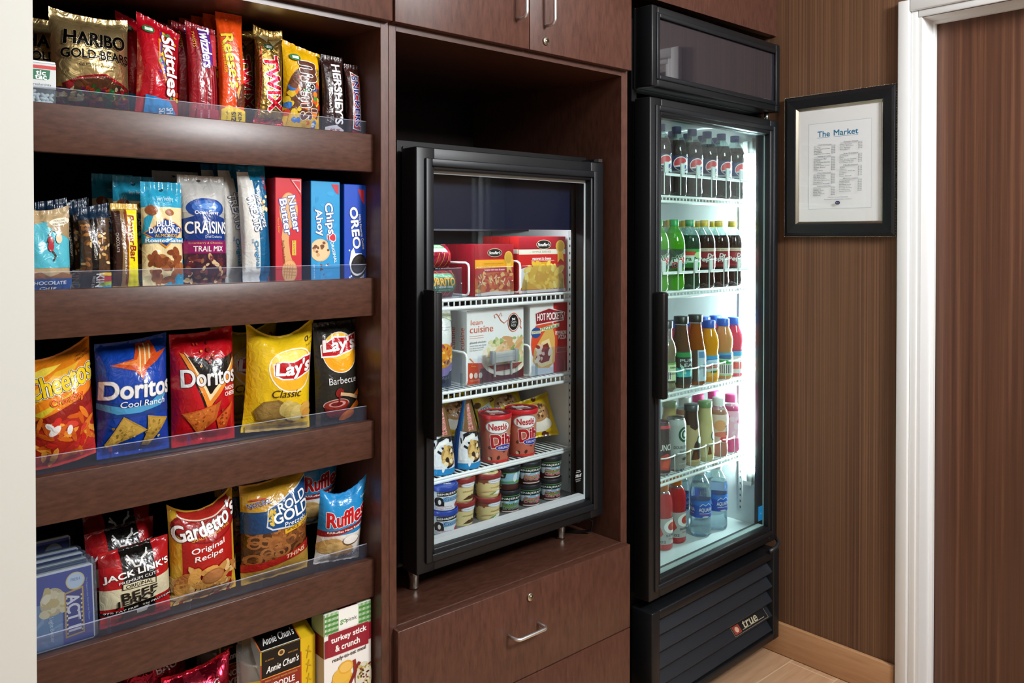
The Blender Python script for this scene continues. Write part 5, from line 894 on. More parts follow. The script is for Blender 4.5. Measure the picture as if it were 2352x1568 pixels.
def tub(name, label, cat, group, loc, rz, r0, r1, h, base, art, lid, lidart, lidh=.012, lidtop=None):
    t = thing(name, label, cat, loc, rz, group); b = MB()
    prof = [(r0, 0), (r0+(r1-r0)*.06, .002), (r0+(r1-r0)*.5, h*.5), (r1, h-lidh*.6)]
    cyl(b, prof, mat(base, 'satin'), art, 'satin'); b.lathe([(r0-.001, .001), (.0001, .0012)][::-1], mat('#d8d8d4', 'matte'), 32); b.build('cup', t)
    b = MB(); q = r1+.0018; b.lathe([(q-.0005, h-lidh), (q, h-lidh+.001), (q, h-.0015), (q-.001, h), (q-.003, h), (q-.004, h-.002), (.0001, h-.002)], mat(lid, 'satin'), 32)
    if lidart:
        s_ = [[Vector(((i-.5)*2*(q-.005), (j-.5)*2*(q-.005), h-.0018)) for j in (0, 1)] for i in (0, 1)]
        Surf(s_, 2*q, 2*q).art(b, lidart, 'satin')
    b.build('lid', t); return t
db = [G([(0, .5), (1, .5), (1, 1), (0, 1)], '#c03a34'), R(0, 0, 1, .5, '#a81e22'), G([(.30, 0), (.74, .0), (.80, .7), (.42, .86), (.28, .5)], '#bb6450'), G([(.4, .55), (.8, .55), (.82, .95), (.45, .95)], '#c98a6c'), S(.32, .06, .74, .36, 12, .028, ['#5a2a1e', '#7a3a2a', '#e0c0a0', '#4a2018'], 'blob', 4), L(.50, .80, .135, .155, '#7a8496'), L(.50, .80, .125, .14, WH), T('Nestlé', .50, .80, .19, .14, '#b8202c', .05), T('Dibs', .57, .50, .28, .28, '#b0141f', .07, WH, .04, rot=5), L(.58, .33, .11, .075, WH), L(.58, .33, .104, .068, '#3a3a9a'), T('CRUNCH', .58, .33, .15, .05, '#e8e4f0', .03), R(0, 0, 1, .05, '#c8302e')]
ld = [L(.5, .5, .48, .48, '#7a2a2a', n=32), S(.2, .2, .8, .8, 22, .1, ['#d8c0a8', '#5a2a1e', '#b83a3a', '#e8e0d8', '#3a3a8a'], 'nut', 3), L(.5, .62, .26, .12, WH), T('Dibs', .5, .4, .4, .2, '#b0141f', .05, WH, .04)]
p1 = atZ(1117, 1053, FS3); p2 = atZ(1178, 1040, FS3)
tub('ice_cream_tub', 'red ice cream bites tub on the lower freezer shelf, beside the cone', 'ice cream tub', 'red ice cream tubs', (p1.x+.014, .190, FS3+.0005), -.5, .034, .0425, .122, '#b0242a', db, '#c8202a', ld)
tub('ice_cream_tub', 'red ice cream bites tub on the lower freezer shelf, beside the yellow cookie packs', 'ice cream tub', 'red ice cream tubs', (p1.x+.103, .186, FS3+.0018), -.42, .034, .0425, .122, '#b0242a', db, '#c8202a', ld)
th = [S(.02, .03, .98, .97, 20, .07, ['#6a3a1e', '#5a2e16', '#d8b01c'], 'blob', 3), L(.62, .52, .27, .30, '#a87848'), S(.42, .32, .82, .76, 36, .035, ['#5a3a22', '#8a5a34', '#c09060', '#e0b888'], 'blob', 4), L(.62, .30, .26, .18, '#e8e0d4'), L(.62, .26, .25, .12, '#ded4c6'), L(.62, .60, .25, .24, '#b08050'), S(.44, .46, .80, .76, 36, .034, ['#5a3a22', '#8a5a34', '#c09060', '#d8a878'], 'blob', 6), G([(.04, .60), (.28, .72), (.34, .34), (.08, .28)], '#e6e4dc'), T('TOLL', .18, .58, .17, .09, '#5a4a8a', .02, rot=12), T('HOUSE', .2, .48, .2, .09, '#5a4a8a', .02, rot=12), G([(.08, .30), (.36, .36), (.34, .22), (.14, .18)], '#d88a2a'), T('Cookie Sandwich', .24, .08, .3, .05, '#7a5a14', 0)]
x, wd, h = spot(1210, 1300, 938, .165, FS3, .3)
o = bag('ice_cream_sandwich_pack', 'yellow cookie ice cream sandwich pack tilted against the right freezer wall', 'ice cream pack', 'yellow cookie packs', wd, .118, .04, '#e0b81a', th, loc=(x+.004, .214, FS3+.004), rx=-.45, ry=-.10, rz=-.30, seed=41, seal=.06, pinch=.02, top=(-.006, -.004, .008), bot=(0, .006, 0))
dup(o, dl=(-.012, .115, .010), label='yellow cookie ice cream sandwich pack lying behind the tilted one')
dup(o, dl=(-.165, .150, .006), label='yellow cookie ice cream sandwich pack in shadow behind the red tubs')
FL = .6746
def pint(fl1, fl2, c1, body='#86b8d0'):
    return [R(0, 0, 1, .30, '#4a2420'), G([(0, .30), (.3, .40), (.5, .30), (.7, .40), (1, .32), (1, .46), (0, .46)], '#6a9a3a'), R(0, .46, 1, .95, body), R(.0, .86, 1, 1, '#5a9a4a'), S(0, .5, 1, .8, 9, .05, ['#e8f0f4', '#d0e0ea'], 'nut', 3), G([(.30, .62), (.72, .62), (.74, .86), (.28, .86)], '#1e2a24'), T("BEN&JERRY'S", .51, .735, .38, .13, WH, .03, '#15181a', .03), T(fl1, .53, .46, .27, .15, c1, .05, WH, .04), T(fl2, .53, .28, .27, .15, c1, .05, WH, .04), R(.38, .07, .66, .12, '#d8ccc8'), L(.26, .26, .05, .12, '#8a4a34')]
def bj(label, x, y, k, fl, lidc='#1c2026', rz=-.5, base='#5a9aac'):
    return tub('ice_cream_cup', label, 'ice cream cup', 'small ice cream cups', (x, y, FL + k*.0584), rz, .027, .0325, .058, base, pint(*fl), lidc, [L(.5, .5, .47, .47, '#242a30', n=28), L(.5, .5, .3, .2, '#3a6a4a'), T(fl[0], .5, .5, .5, .12, WH, .03)])
CG = ('Cherry', 'Garcia', '#c0283a'); CDg = ('Cookie', 'Dough', '#c83a3a'); FB_ = ('Fudge', 'Brownie', '#2a5a2e')
yb = .166; X_ = lambda u, v: atY(u, v, yb).x
xs = [X_(1262, 1120), X_(1214, 1130), X_(1166, 1140)]
bj('light blue ice cream cup with pink-red lettering, lower one of the rightmost stack', xs[0], yb, 0, CG); bj('light blue ice cream cup with pink-red lettering, upper one of the rightmost stack', xs[0]+.001, yb+.002, 1, CG)
bj('light blue ice cream cup with red lettering, bottom of the second stack', xs[1], yb, 0, CDg); bj('light blue ice cream cup with red lettering, top of the second stack', xs[1]+.001, yb+.001, 1, CDg)
bj('green and blue ice cream cup with dark green lettering bottom of its stack', xs[2], yb, 0, FB_); bj('ice cream cup turned to its barcode side on top of the middle stack', xs[2]+.001, yb+.002, 1, FB_, rz=-2.3)
van = [R(0, 0, 1, .74, '#e2cf96'), R(0, .72, 1, 1, '#8a4a34'), S(0, .68, 1, .78, 20, .03, ['#a8704a', '#d8b878', '#8a4a34'], 'nut', 3), L(.60, .80, .12, .12, WH), L(.60, .80, .115, .11, '#2a4a8a'), L(.60, .80, .11, .10, '#e8ecf4'), T('Häagen-Dazs', .60, .80, .17, .06, '#2a3a6a', .02), T('vanilla', .60, .50, .16, .09, '#b08a4a', .0), L(.60, .26, .05, .08, WH, 30), L(.66, .28, .05, .08, '#f4f2ea', -30), L(.63, .20, .05, .07, WH), L(.55, .20, .06, .04, '#7a9a5a', 20), R(0, .30, 1, .36, '#d8c080'), R(0, .1, 1, .14, '#d8c080')]
cho = van[:7] + [T('chocolate', .60, .50, .2, .08, '#8a6a3a', .0), G([(.50, .10), (.58, .28), (.66, .24), (.72, .10)], '#4a2a1c'), G([(.56, .12), (.64, .34), (.72, .14)], '#5a3422'), R(0, .30, .45, .36, '#d8c080')]
ldv = [L(.5, .5, .46, .46, '#d8c488', n=28), L(.5, .5, .2, .1, WH), S(.25, .25, .75, .75, 8, .12, ['#f0ece0', '#4a2a1c', '#7a9a5a'], 'nut', 2)]
xv = X_(1116, 1170); xc = X_(1066, 1180); xg = X_(1019, 1200)
for k, n in ((0, 'lower'), (1, 'upper')):
    tub('ice_cream_cup', f'cream vanilla ice cream cup with a brown-red lid, {n} one of the pair', 'ice cream cup', 'small ice cream cups', (1.344+.001*k, .156+.001*k, FL+k*.0584), -.55, .027, .0330, .058, '#e2cf96', van, '#8a2a2a', ldv)
    tub('ice_cream_cup', f'cream chocolate ice cream cup with a brown-red lid, {n} one of the pair', 'ice cream cup', 'small ice cream cups', (1.2725+.002*k, .172+.002*k, FL+k*.0584), -.55, .027, .0330, .058, '#e2cf96', cho, '#8a2a2a', ldv)
gk = [R(0, 0, 1, 1, '#dfe6ec'), R(0, .80, 1, 1, '#c8d8e8'), L(.42, .42, .07, .22, '#15181c'), R(.36, .22, .49, .42, '#15181c'), L(.43, .40, .02, .12, '#e8e8e8'), G([(.40, .68), (.72, .72), (.72, .92), (.40, .88)], '#1a1e24'), T("BEN&JERRY'S", .56, .80, .30, .12, WH, .03, rot=4), G([(.48, .42), (.74, .46), (.74, .66), (.48, .64)], '#4a9ac8'), T('Greek', .61, .56, .24, .18, '#1a5a9a', .04, WH, .04), T('Raspberry', .50, .20, .2, .07, '#b8284a', .02), T('Fudge Chunk', .50, .10, .24, .07, '#b8284a', .02), L(.70, .22, .05, .12, '#c82a3a')]
for k, n in ((0, 'lower'), (1, 'upper')):
    tub('ice_cream_cup', f'white and blue cup with a blue lid, {n} one of the leftmost pair', 'ice cream cup', 'small ice cream cups', (1.2005+.001*k, .150, FL+k*.0584), -.55, .027, .0330, .058, '#dfe6ec', gk, '#1f3f9a', [L(.5, .5, .46, .46, '#2a4aa8', n=28), T('Greek', .5, .5, .6, .2, WH, .03)])

# ---------------------------------------------------------------- cooler drinks
def liquid(hexc, tr=.55, ro=.08):
    k = ('liquid', hexc, tr)
    if k in MATS: return MATS[k]
    m = bpy.data.materials.new('liquid_'+hexc.strip('#')); m.use_nodes = True; p = m.node_tree.nodes['Principled BSDF']
    p.inputs['Base Color'].default_value = lin(hexc); p.inputs['Roughness'].default_value = ro; p.inputs['IOR'].default_value = 1.25
    p.inputs['Transmission Weight'].default_value = tr; p.inputs['Coat Weight'].default_value = .6; p.inputs['Coat Roughness'].default_value = .03
    MATS[k] = m; return m
EMPTYP = clear('bottle_plastic', '#e6f2f0', .07, .03, '#c8dcd8', .14)
def rad(prof, z):
    for (r0, z0), (r1, z1) in zip(prof, prof[1:]):
        if z0 <= z <= z1: return r0+(r1-r0)*(z-z0)/max(z1-z0, 1e-6)
    return prof[-1][0]
def bottle(name, label, cat, group, loc, rz, prof, liq, fill, cap, lab, art, labc, capr=.0145, caph=.020, neck=None, body='bottle'):
    t = thing(name, label, cat, loc, rz, group); b = MB(); top = prof[-1][1]
    lo = [p for p in prof if p[1] < fill] + [(rad(prof, fill), fill)]; hi = [(rad(prof, fill), fill)] + [p for p in prof if p[1] > fill]
    b.lathe(lo, liq, 24, cap=False)
    if len(hi) > 1: b.lathe(hi, neck or EMPTYP, 24, cap=False); b.lathe([(lo[-1][0]*.98, fill-.0002), (.0001, fill)], liq, 24, cap=False)
    b.lathe([(.0001, .003), (prof[0][0]*.7, .003), (prof[0][0], 0)], liq, 24, cap=False)
    b.build(body, t)
    if lab:
        z0, z1 = lab; b = MB(); pr = [(rad(prof, z0)+.0005, z0)] + [(r+.0005, z) for r, z in prof if z0 < z < z1] + [(rad(prof, z1)+.0005, z1)]
        cyl(b, pr, mat(labc, 'satin'), art, 'satin', 24); b.build('printed_label', t)
    b = MB(); b.lathe([(capr, top-caph*.55), (capr, top+caph*.40), (capr-.001, top+caph*.45), (.0001, top+caph*.45)], mat(cap, 'satin'), 20, cap=False); b.build('cap', t)
    return t
SODA = [(r, z*.92) for r, z in [(.026, 0), (.031, .006), (.0325, .022), (.0305, .045), (.0318, .062), (.0325, .075), (.0325, .128), (.0335, .135), (.0335, .150), (.031, .170), (.024, .190), (.0145, .206), (.0125, .212), (.0125, .222)]]
LT = [.15, .239, .320, .397, .471, .5550, .6245]
LX = [.126, .208, .290, .373, .456, .539, .6205]; YB = .118
def row(mk, lanes, zs, labels, deep=(), dlabel=None, deepmk=None, dy=.072):
    out = []
    for i, k in enumerate(lanes):
        o = mk(cw(LX[k], YB, zs), labels[i], CR-.62); out.append(o)
    return out
def ordn(i): return ['leftmost', 'second from left', 'third from left', 'fourth from left', 'fifth from left', 'rightmost'][i]
pep = [R(0, 0, 1, 1, '#1a2a5a'), R(0, 0, 1, .12, '#c8d0dc'), L(.5, .52, .118, .42, WH, n=28), L(.5, .52, .107, .375, '#c8303a', n=28), G([(.402, .40), (.45, .42), (.512, .50), (.594, .66), (.607, .52), (.575, .27), (.5, .145), (.425, .27)], WH), G([(.412, .34), (.475, .34), (.55, .42), (.601, .50), (.575, .27), (.5, .145), (.437, .235)], '#1f4a9a'), R(.78, .1, .98, .9, '#c8ccd4'), R(.05, .15, .2, .85, '#20306a')]
COLA = liquid('#241612', .25)
first = bottle('soda_bottle', 'cola bottle with a round logo, leftmost on the top cooler shelf', 'soda bottle', 'cola bottles on the top cooler shelf', cw(LX[1], YB, CSH[0]+.0005), CR-.35, SODA, COLA, .171, '#1f3a8a', (.0715, .1235), pep, '#1a2a5a')
for i, k in enumerate((2, 3, 4, 5, 6)): dup(first, cw(LX[k], YB, CSH[0]+.0005), CR-.5+.06*i, f'cola bottle with a round logo, {ordn(i+1)} on the top cooler shelf')
for i, k in enumerate((1, 2, 3, 4, 5, 6)):
    for j in (1, 2): dup(first, cw(LX[k], YB+.073*j, CSH[0]+.0005), CR-.2, f'cola bottle standing {["", "second", "third"][j]} in the {ordn(i)} lane of the top cooler shelf')
dw = [R(0, 0, 1, 1, '#2f4a38'), S(0, 0, 1, 1, 14, .09, ['#4a6a52', '#243a2c', '#3a5a44'], 'stick', 3), G([(.34, .08), (.66, .45), (.70, .82), (.40, .46)], '#e0e4dc'), T('Mtn', .50, .60, .2, .22, '#1f5a34', .05, WH, .05, rot=28, sh=.2), T('DEW', .53, .34, .26, .28, '#c82a24', .06, WH, .05, rot=28, sh=.2)]
DEW = liquid('#5cc41e', .5); PEPR = liquid('#2a1512', .25)
d1 = bottle('soda_bottle', 'bright green citrus soda bottle with a green cap, leftmost on the second cooler shelf', 'soda bottle', 'citrus soda bottles', cw(LX[1]-.012, YB, CSH[1]+.0005), CR-.45, SODA, DEW, .173, '#1f9a4a', (.066, .1235), dw, '#2f4a38', neck=clear('green_plastic', '#a8e890', .07, .03, '#5cc43a', .3))
dup(d1, cw(LX[2]-.012, YB, CSH[1]+.0005), CR-.5, 'bright green citrus soda bottle with a green cap, second on the second cooler shelf')
sm = [R(0, 0, 1, 1, '#2a9a44'), G([(.2, .2), (.8, .2), (.8, .78), (.2, .78)], '#d8ecd8'), R(.3, .66, .58, .88, '#c83a2a'), T('Sierra Mist', .5, .48, .5, .2, '#1a5a34', .04), G([(.45, .05), (.8, .05), (.8, .28), (.45, .28)], '#2aa84a'), L(.66, .68, .10, .18, '#b8d890')]
bottle('soda_bottle', 'dark green soda bottle with a pale green label on the second cooler shelf', 'soda bottle', None, cw(LX[3]-.012, YB, CSH[1]+.0005), CR-.9, SODA, liquid('#1c4a34', .4), .166, '#0f8a4a', (.066, .1235), sm, '#2a9a44')
dp = [R(0, 0, 1, 1, '#7a1620'), R(0, .84, 1, 1, '#d8c8b0'), T('FLAVORS SINCE 1885', .5, .91, .4, .06, '#5a2a24', .01), L(.5, .50, .2, .30, '#8f1a28'), T('Dr', .52, .62, .10, .2, WH, .05, '#3a0a10', .04, sh=.15), T('Pepper', .5, .42, .34, .28, WH, .05, '#3a0a10', .04, sh=.15, rot=4), R(.3, .06, .6, .16, '#a82a34')]
p1_ = bottle('soda_bottle', 'dark soda bottle with a maroon label and white script, left one of three', 'soda bottle', 'maroon label soda bottles', cw(LX[4]-.012, YB, CSH[1]+.0005), CR-.50, SODA, PEPR, .166, '#d8b42a', (.064, .125), dp, '#7a1620')
dup(p1_, cw(LX[5]-.012, YB, CSH[1]+.0005), CR-.75, 'dark soda bottle with a maroon label and white script, middle one of three')
dup(p1_, cw(LX[6]-.012, YB, CSH[1]+.0005), CR-.35, 'dark soda bottle with a maroon label and white script, right one of three')
for k in range(1, 7):
    for j in (1, 2): dup(p1_, cw(LX[k]-.012-.004*j, YB+.070*j, CSH[1]+.0005), CR, f'yellow-capped soda bottle, {["", "second", "third"][j]} in the {ordn(k-1)} lane, second cooler shelf')
# third shelf: teas and juices
TEA = [(.029, 0), (.032, .004), (.032, .012), (.0305, .018), (.0305, .10), (.0325, .108), (.0325, .122), (.027, .145), (.0205, .156), (.0195, .190), (.021, .194), (.021, .198)]
LEAF = [(.030, 0), (.0325, .004), (.0325, .085), (.030, .112), (.0235, .150), (.0190, .180), (.0185, .196), (.0205, .200), (.0205, .206)]
tl = [R(0, 0, 1, 1, '#6a9a4a'), R(.3, .1, .7, .9, '#c8d8a8'), R(.36, .16, .56, .6, WH)] + [R(.38+.025*i, .2, .39+.025*i, .56, K) for i in range(7)] + [R(.4, .02, .64, .12, '#3a3028'), T('iced tea', .5, .78, .3, .1, '#3a5a2a', .03)]
bottle('tea_bottle', 'clear glass tea bottle with a black cap and ribbed shoulder, leftmost', 'tea bottle', None, cw(LT[1]-.004, YB, CSH[2]+.0005), CR-.7, TEA, liquid('#b8b48a', .75), .150, '#1a1c1a', (.024, .085), tl, '#7aa05a', .0225, .022)
pl = [R(0, 0, 1, 1, '#4a4440'), R(.36, .0, .74, 1, '#3a3634'), R(.38, .82, .74, .96, '#2a8a4a'), T('PURE', .56, .72, .26, .09, '#c8d8d8', .02), T('LEAF', .56, .58, .26, .10, '#c8d8d8', .02), R(.38, .22, .72, .48, '#3aa8b8'), S(.4, .24, .7, .46, 8, .07, ['#a8d8c8', '#5ac0a8', '#d8e8d8'], 'stick', 4)]
bottle('tea_bottle', 'dark tea bottle with a turquoise picture label and black cap', 'tea bottle', None, cw(LT[2]-.004, YB, CSH[2]+.0005), CR-.6, LEAF, liquid('#6a4a34', .35), .19, '#1a1c1a', (.012, .112), pl, '#4a4440', .0225, .022)
p3 = [R(0, 0, 1, 1, '#4a3a30'), R(.5, .0, .86, 1, '#b8ccd8'), R(.52, .75, .84, .95, '#5a8ab8'), T('TEA', .68, .55, .2, .12, '#4a6a8a', .02, rot=-84), T('unsweetened', .62, .35, .4, .06, '#5a6a7a', .0, rot=-88)]
bottle('tea_bottle', 'amber tea bottle with a pale blue label and black cap', 'tea bottle', None, cw(LT[3]-.004, YB, CSH[2]+.0005), CR-.75, LEAF, liquid('#b0601a', .55), .19, '#1a1c1a', (.012, .108), p3, '#4a3a30', .0225, .022)
JUI = [(r, z*1.14) for r, z in [(.028, 0), (.0305, .004), (.0305, .072), (.0285, .080), (.0300, .088), (.0315, .098), (.0315, .112), (.028, .128), (.020, .145), (.0185, .152), (.0185, .160)]]
oj = [R(0, .74, 1, 1, '#3a9ac8'), R(0, 0, 1, .30, '#d88a2a'), L(.55, .76, .2, .10, '#2a4a9a'), L(.55, .76, .17, .07, '#c8d8ec'), G([(.3, .42), (.8, .52), (.8, .64), (.3, .56)], '#c8402a'), T('100% OJ', .55, .53, .4, .08, WH, .03, rot=6), L(.62, .22, .15, .17, '#e8a030'), L(.35, .18, .13, .12, '#e0b060'), R(0, .64, 1, .72, '#a8d0e4'), L(.5, .30, .06, .05, '#2a6a3a')]
bottle('juice_bottle', 'orange juice bottle with a blue cap on the third cooler shelf', 'juice bottle', None, cw(LT[4]-.002, YB, CSH[2]+.0005), CR-.45, JUI, liquid('#f0a010', .3), .171, '#1f4fb0', (.011, .084), oj, '#d0d8d4', .0205, .024)
aj = [R(0, .78, 1, 1, '#3a9ac8'), R(0, 0, 1, .74, '#a8d0a0'), L(.5, .82, .2, .09, '#3a5a8a'), G([(.2, .5), (.8, .58), (.8, .72), (.2, .66)], '#2a9a4a'), R(.36, .08, .62, .5, WH)] + [R(.38+.03*i, .1, .392+.03*i, .48, K) for i in range(8)]
bottle('juice_bottle', 'pale apple juice bottle with a blue cap and green label', 'juice bottle', None, cw(LT[5]-.002, YB, CSH[2]+.0005), CR-.5, JUI, liquid('#e8b070', .5), .171, '#2a5ab8', (.011, .084), aj, '#b8d8b0', .0205, .024)
pj = bottle('juice_bottle', 'pink juice bottle with a blue cap, right end of the third cooler shelf', 'juice bottle', 'pink juice bottles', cw(LT[6]-.004, YB, CSH[2]+.0005), CR-.5, JUI, liquid('#d8405a', .4), .171, '#2a5ab8', (.011, .084), [R(0, .78, 1, 1, '#3a9ac8'), R(.2, .2, .8, .5, '#d84a4a')], '#e0d0d0', .0205, .024)
for k in range(1, 7): dup(pj, cw(LT[k]-.002, YB+.072, CSH[2]+.0005), CR, f'blue-capped juice bottle, second in the {ordn(k-1)} lane, third cooler shelf')
for k in (1, 2, 3): dup(pj, cw(LT[k]-.004, YB+.140, CSH[2]+.020), CR, f'blue-capped juice bottle deep in the {ordn(k-1)} lane, third cooler shelf')
# fourth shelf: cans, coffee, flavoured drinks
def can(label, loc, rz, base, art, h=.158, r=.031, top='#b8bcbc'):
    t = thing('drink_can', label, 'drink can', loc, rz); b = MB(); b.lathe([(.0001, .004), (r*.72, .004), (r*.78, 0), (r*.98, .010)], mat('#b8bcbc', 'metal'), 28, cap=False); cyl(b, [(r*.98, .010), (r, .014), (r, h-.022), (r*.98, h-.016), (r*.86, h-.003)], mat(base, 'foil'), art, 'satin'); b.build('can_body', t)
    b = MB(); b.lathe([(r*.86, h-.003), (r*.87, h), (r*.83, h), (r*.81, h-.004), (.0001, h-.004)], mat(top, 'metal'), 28, cap=False); b.box(-.007, -.012, h-.004, .007, .006, h-.0025, mat(top, 'metal')); b.build('can_lid', t); return t
can('black energy drink can with red marks left on the fourth cooler shelf', cw(LX[1]-.004, YB-.004, CSH[3]+.0005), CR-.5, '#201c1e', [R(0, 0, 1, 1, '#1c181a'), T('PUNCH', .52, .52, .3, .12, '#d8dcd8', .03), G([(.40, .08), (.58, .05), (.66, .30), (.54, .40), (.44, .34)], '#a8281e'), G([(.46, .12), (.56, .10), (.60, .28), (.5, .32)], '#c84a2a'), R(.2, .9, .8, .96, '#b82a3a')], top='#5a3034')
can('silver coffee energy can with a green round emblem on the fourth cooler shelf', cw(LX[2]-.010, YB-.006, CSH[3]+.0005), CR-.30, '#b9bebc', [R(0, 0, 1, 1, '#b2b8b6'), R(0, 0, 1, .26, '#8a8a86'), L(.55, .70, .11, .16, '#17503c', n=24), L(.55, .70, .075, .11, '#dfe6e2', n=24), L(.55, .70, .06, .09, '#17503c', n=24), L(.55, .70, .025, .05, '#dfe6e2'), T('DOUBLESHOT', .52, .44, .3, .06, '#3a3c3c', .0), T('ENERGY', .55, .35, .18, .04, '#3a3c3c', .0), L(.55, .2, .05, .03, '#3a3c3c'), T('COFFEE DRINK', .55, .1, .2, .025, '#d8d8d4', 0)])
FRAP = [(r, z*1.09) for r, z in [(.026, 0), (.0285, .004), (.0285, .05), (.0275, .075), (.0240, .110), (.0205, .135), (.0195, .150), (.0195, .158), (.0205, .160), (.0205, .163)]]
def frap(label, loc, rz, cream, dark, capc):
    return bottle('coffee_bottle', label, 'coffee bottle', None, loc, rz, FRAP, liquid(cream, .12), .172, capc, (.013, .169), [R(0, .72, 1, 1, dark), G([(.40, .68), (.5, .62), (.62, .68), (.62, .74), (.4, .74)], dark), G([(.42, .04), (.66, .06), (.66, .42), (.58, .50), (.48, .36)], dark), L(.60, .42, .07, .09, '#17503c'), L(.60, .42, .05, .065, '#dfe6e2'), T('frappuccino', .54, .26, .22, .045, WH, .02, sh=.2), G([(.46, .06), (.54, .06), (.52, .2), (.49, .22)], '#6a3a22')], cream, .0225, .018)
frap('cream coffee bottle with a dark brown neck on the fourth cooler shelf', cw(LX[3]-.008, YB-.004, CSH[3]+.0005), CR-.45, '#b8a47a', '#3a2a24', '#3a4244')
frap('cream coffee bottle with a pale neck and green cap on the fourth cooler shelf', cw(LX[4]-.014, YB-.004, CSH[3]+.0005), CR-.45, '#c9bd8a', '#c2b882', '#6a8a5a')
WTR = [(.027, 0), (.0305, .005), (.0305, .030), (.028, .050), (.0305, .070), (.0305, .105), (.0315, .120), (.029, .142), (.020, .160), (.0175, .165), (.0175, .175)]
pe = bottle('flavored_water_bottle', 'clear peach drink bottle with a white cap on the fourth cooler shelf', 'drink bottle', None, cw(LX[5]-.016, YB-.002, CSH[3]+.0005), CR-.5, WTR, liquid('#e8b098', .6), .15, '#ececea', (.045, .135), [R(0, 0, 1, 1, '#ead0c4'), L(.55, .14, .1, .12, '#d8404a'), L(.45, .62, .1, .2, '#e8a878'), L(.5, .3, .16, .1, '#e07a6a'), T('peach', .58, .45, .34, .1, '#4a3a3a', .02, rot=86), G([(.6, .78), (.68, .88), (.72, .82)], K)], '#ead0c4', .0195, .026)
pkb = bottle('flavored_water_bottle', 'pink magenta-capped drink bottle, rightmost front one on its cooler shelf', 'drink bottle', 'pink drink bottles', cw(LX[6]-.018, YB, CSH[3]+.0005), CR-.5, WTR, liquid('#e8689a', .5), .15, '#e0488a', (.045, .135), [R(0, 0, 1, 1, '#f0b8cc'), S(.2, .1, .8, .9, 20, .05, ['#e05a90', '#f0d0dc'], 'blob', 4)], '#f0b8cc', .0195, .026)
dup(pkb, cw(LX[5]-.016, YB+.075, CSH[3]+.0005), CR, 'pink drink bottle with a magenta cap behind the white-capped one'); dup(pe, cw(LX[4]-.016, YB+.072, CSH[3]+.0005), CR, 'clear peach drink bottle with a white cap, second row of the fourth cooler shelf')
dup(pkb, cw(LX[6]-.010, YB+.072, CSH[3]+.0005), CR, 'pink drink bottle in the second row beside the cooler lamp')
JAR = frap('dark coffee bottle with a grey cap behind the silver can', cw(LX[2]-.026, YB+.070, CSH[3]+.0005), CR, '#6a5a4c', '#4a3e36', '#5a5a58')
dup(JAR, cw(LX[1]-.020, YB+.070, CSH[3]+.0005), CR, 'dark coffee bottle with a grey cap behind the black energy can'); 
frap('cream coffee bottle with a green cap in the second row of coffee bottles', cw(LX[3]-.018, YB+.070, CSH[3]+.0005), CR-.3, '#c0a868', '#b8a060', '#8a9a6a')
# floor of the cooler
FLZ = .4278
GAT = [(r, z*.97) for r, z in [(.030, 0), (.0335, .005), (.0335, .022), (.0325, .026), (.0330, .070), (.0325, .098), (.0310, .104), (.0335, .112), (.0335, .140), (.031, .160), (.024, .176), (.0180, .182), (.0180, .198)]]
ga_ = [R(0, 0, 1, 1, '#a8a6a4'), G([(.28, 0), (.42, .4), (.36, .8), (.3, .6)], '#b83a34'), L(.56, .68, .13, .26, '#e8e6e4'), L(.57, .68, .08, .16, '#b8403a'), G([(.56, .70), (.62, .84), (.60, .6)], '#d87a3a'), T('SERIES', .58, .34, .24, .08, '#4a4a4a', .03), T('02', .42, .10, .08, .10, '#4a4a4a', .02), T('PERFORM', .6, .2, .2, .04, '#8a3a34', .01)]
def gator(label, u, v, liqc, rz, lab=ga_, labc='#a8a6a4', cap='#d8742a'):
    p = atZ(u, v, FLZ); return bottle('sport_drink_bottle', label, 'sport drink', 'sport drink bottles', (p.x, p.y+.030, FLZ), rz, GAT, liquid(liqc, .35), .170, cap, (.0195, .097), lab, labc, .0205, .026)
gator('red sport drink bottle with an orange cap on the cooler floor, nearer one', 1538, 1262, '#c8323a', CR-.30)
gator('red sport drink bottle with an orange cap on the cooler floor, farther one', 1569, 1246, '#c8242e', CR-.30)
gator('blue sport drink bottle cut by the left door frame on the cooler floor', 1506, 1284, '#1f8ac0', CR-.2, [R(0, 0, 1, 1, '#c8d8e0'), T('G', .6, .6, .14, .4, '#1a5a8a', .05), R(.5, .2, .7, .3, '#3a8ab0')], '#c8d8e0', '#2a7ab0')
AQ = [(r, z*.95) for r, z in [(.026, 0), (.0325, .006), (.0335, .020), (.0315, .050), (.0325, .066), (.0325, .120), (.034, .130), (.034, .150), (.030, .172), (.021, .192), (.0135, .203), (.0130, .216)]]
aq = [R(0, 0, 1, 1, '#1a56b8'), R(0, .72, 1, 1, '#2a78d0')]
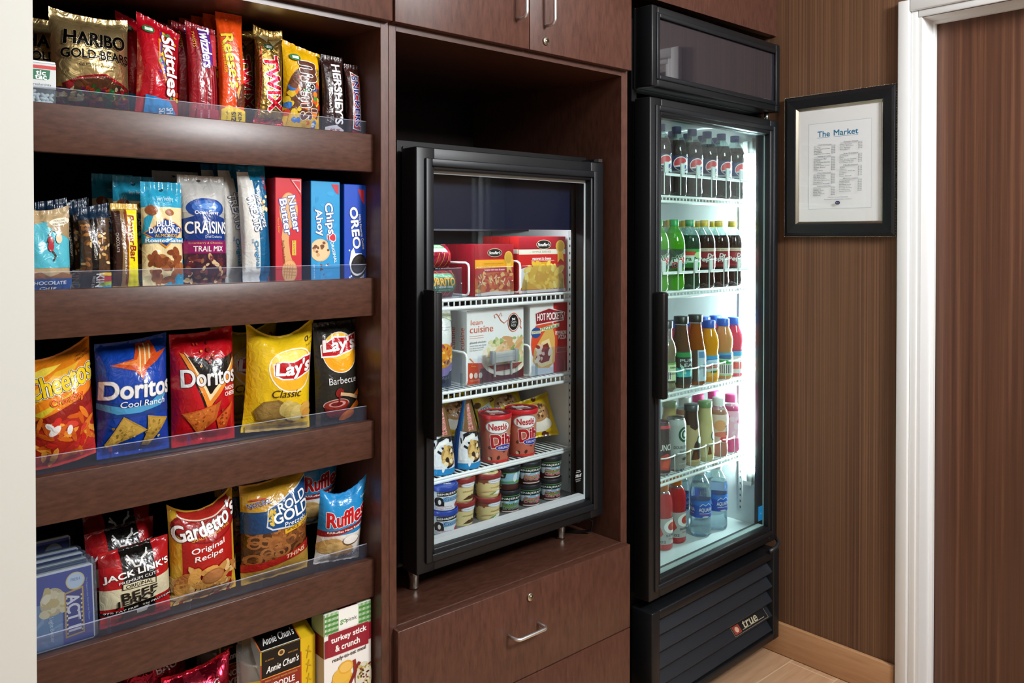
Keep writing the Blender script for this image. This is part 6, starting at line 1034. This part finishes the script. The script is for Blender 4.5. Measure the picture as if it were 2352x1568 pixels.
for c in (.20, .53, .86): aq += [T('AQUAFINA', c, .45, .26, .26, WH, .02), V([(c-.12, .66), (c-.07, .84), (c-.03, .72), (c+.02, .86), (c+.08, .66)], .008, WH), R(c-.12, .24, c+.12, .27, '#d8e4f0'), R(c-.12, .17, c+.12, .19, '#c84a5a')]
aq += [L(.5, .06, .05, .05, '#c8d0dc')]
def aqua(label, u, v, rz, dy=0):
    p = atZ(u, v, FLZ); return bottle('water_bottle', label, 'water bottle', 'blue label water bottles', (p.x, p.y+.032+dy, FLZ), rz, AQ, liquid('#c8e0ee', .9, .03), .157, '#e4ecf0', (.0627, .116), aq, '#1a56b8', .0155, .020)
aqua('clear water bottle with a blue label, frontmost of its group on the cooler floor', 1628, 1232, CR-.5)
aqua('clear water bottle with a blue label, left of and behind the frontmost one', 1598, 1222, CR-.3, .035)
aqua('clear water bottle with a blue label, right one next to the cooler lamp', 1666, 1216, CR-.4)
aqua('clear water bottle with a blue label, at the back between the others', 1648, 1195, CR, .03)
# white lane stops on the cooler shelves
for zs, ks, hh, loop in ((CSH[0], range(1, 7), .062, 0), (CSH[1], range(1, 7), .055, 0), (CSH[2], range(1, 6), .062, 1), (CSH[3], range(1, 6), .060, 1)):
    for k in ks:
        x = LT[k] if zs == CSH[2] else LX[k] - (.012 if zs == CSH[3] else .012 if zs == CSH[1] else 0); b = MB()
        if loop:
            pts = [(x-.036, .080, zs+hh), (x-.034, .077, zs+hh), (x-.015, .073, zs+hh-.001), (x+.010, .073, zs+hh-.001), (x+.030, .076, zs+hh), (x+.034, .080, zs+hh)]
            b.tube(pts, .0022, WIRE, 6); b.tube([(x+.034, .080, zs+hh), (x+.034, .079, zs+.003)], .0013, WIRE, 6)
        else:
            b.box(x-.036, .0725, zs+hh-.004, x+(.036 if k < 6 else .022), .0755, zs+hh+.004, WIRE, .001); b.box(x-.040, .0722, zs+hh+.0041, x-.022, .0752, zs+hh+.036, mat('#dbe4e2', 'satin'), .001); b.box(x-.040, .0752, zs+.003, x-.037, .0768, zs+hh+.036, WIRE)
        o = b.build('lane_stop'); o.matrix_world = CM
        tag(o, 'white wire lane loop on a lower cooler shelf' if loop else 'white plastic lane stop across bottles on an upper cooler shelf', 'lane stop', 'white wire lane loops' if loop else 'white lane stops')
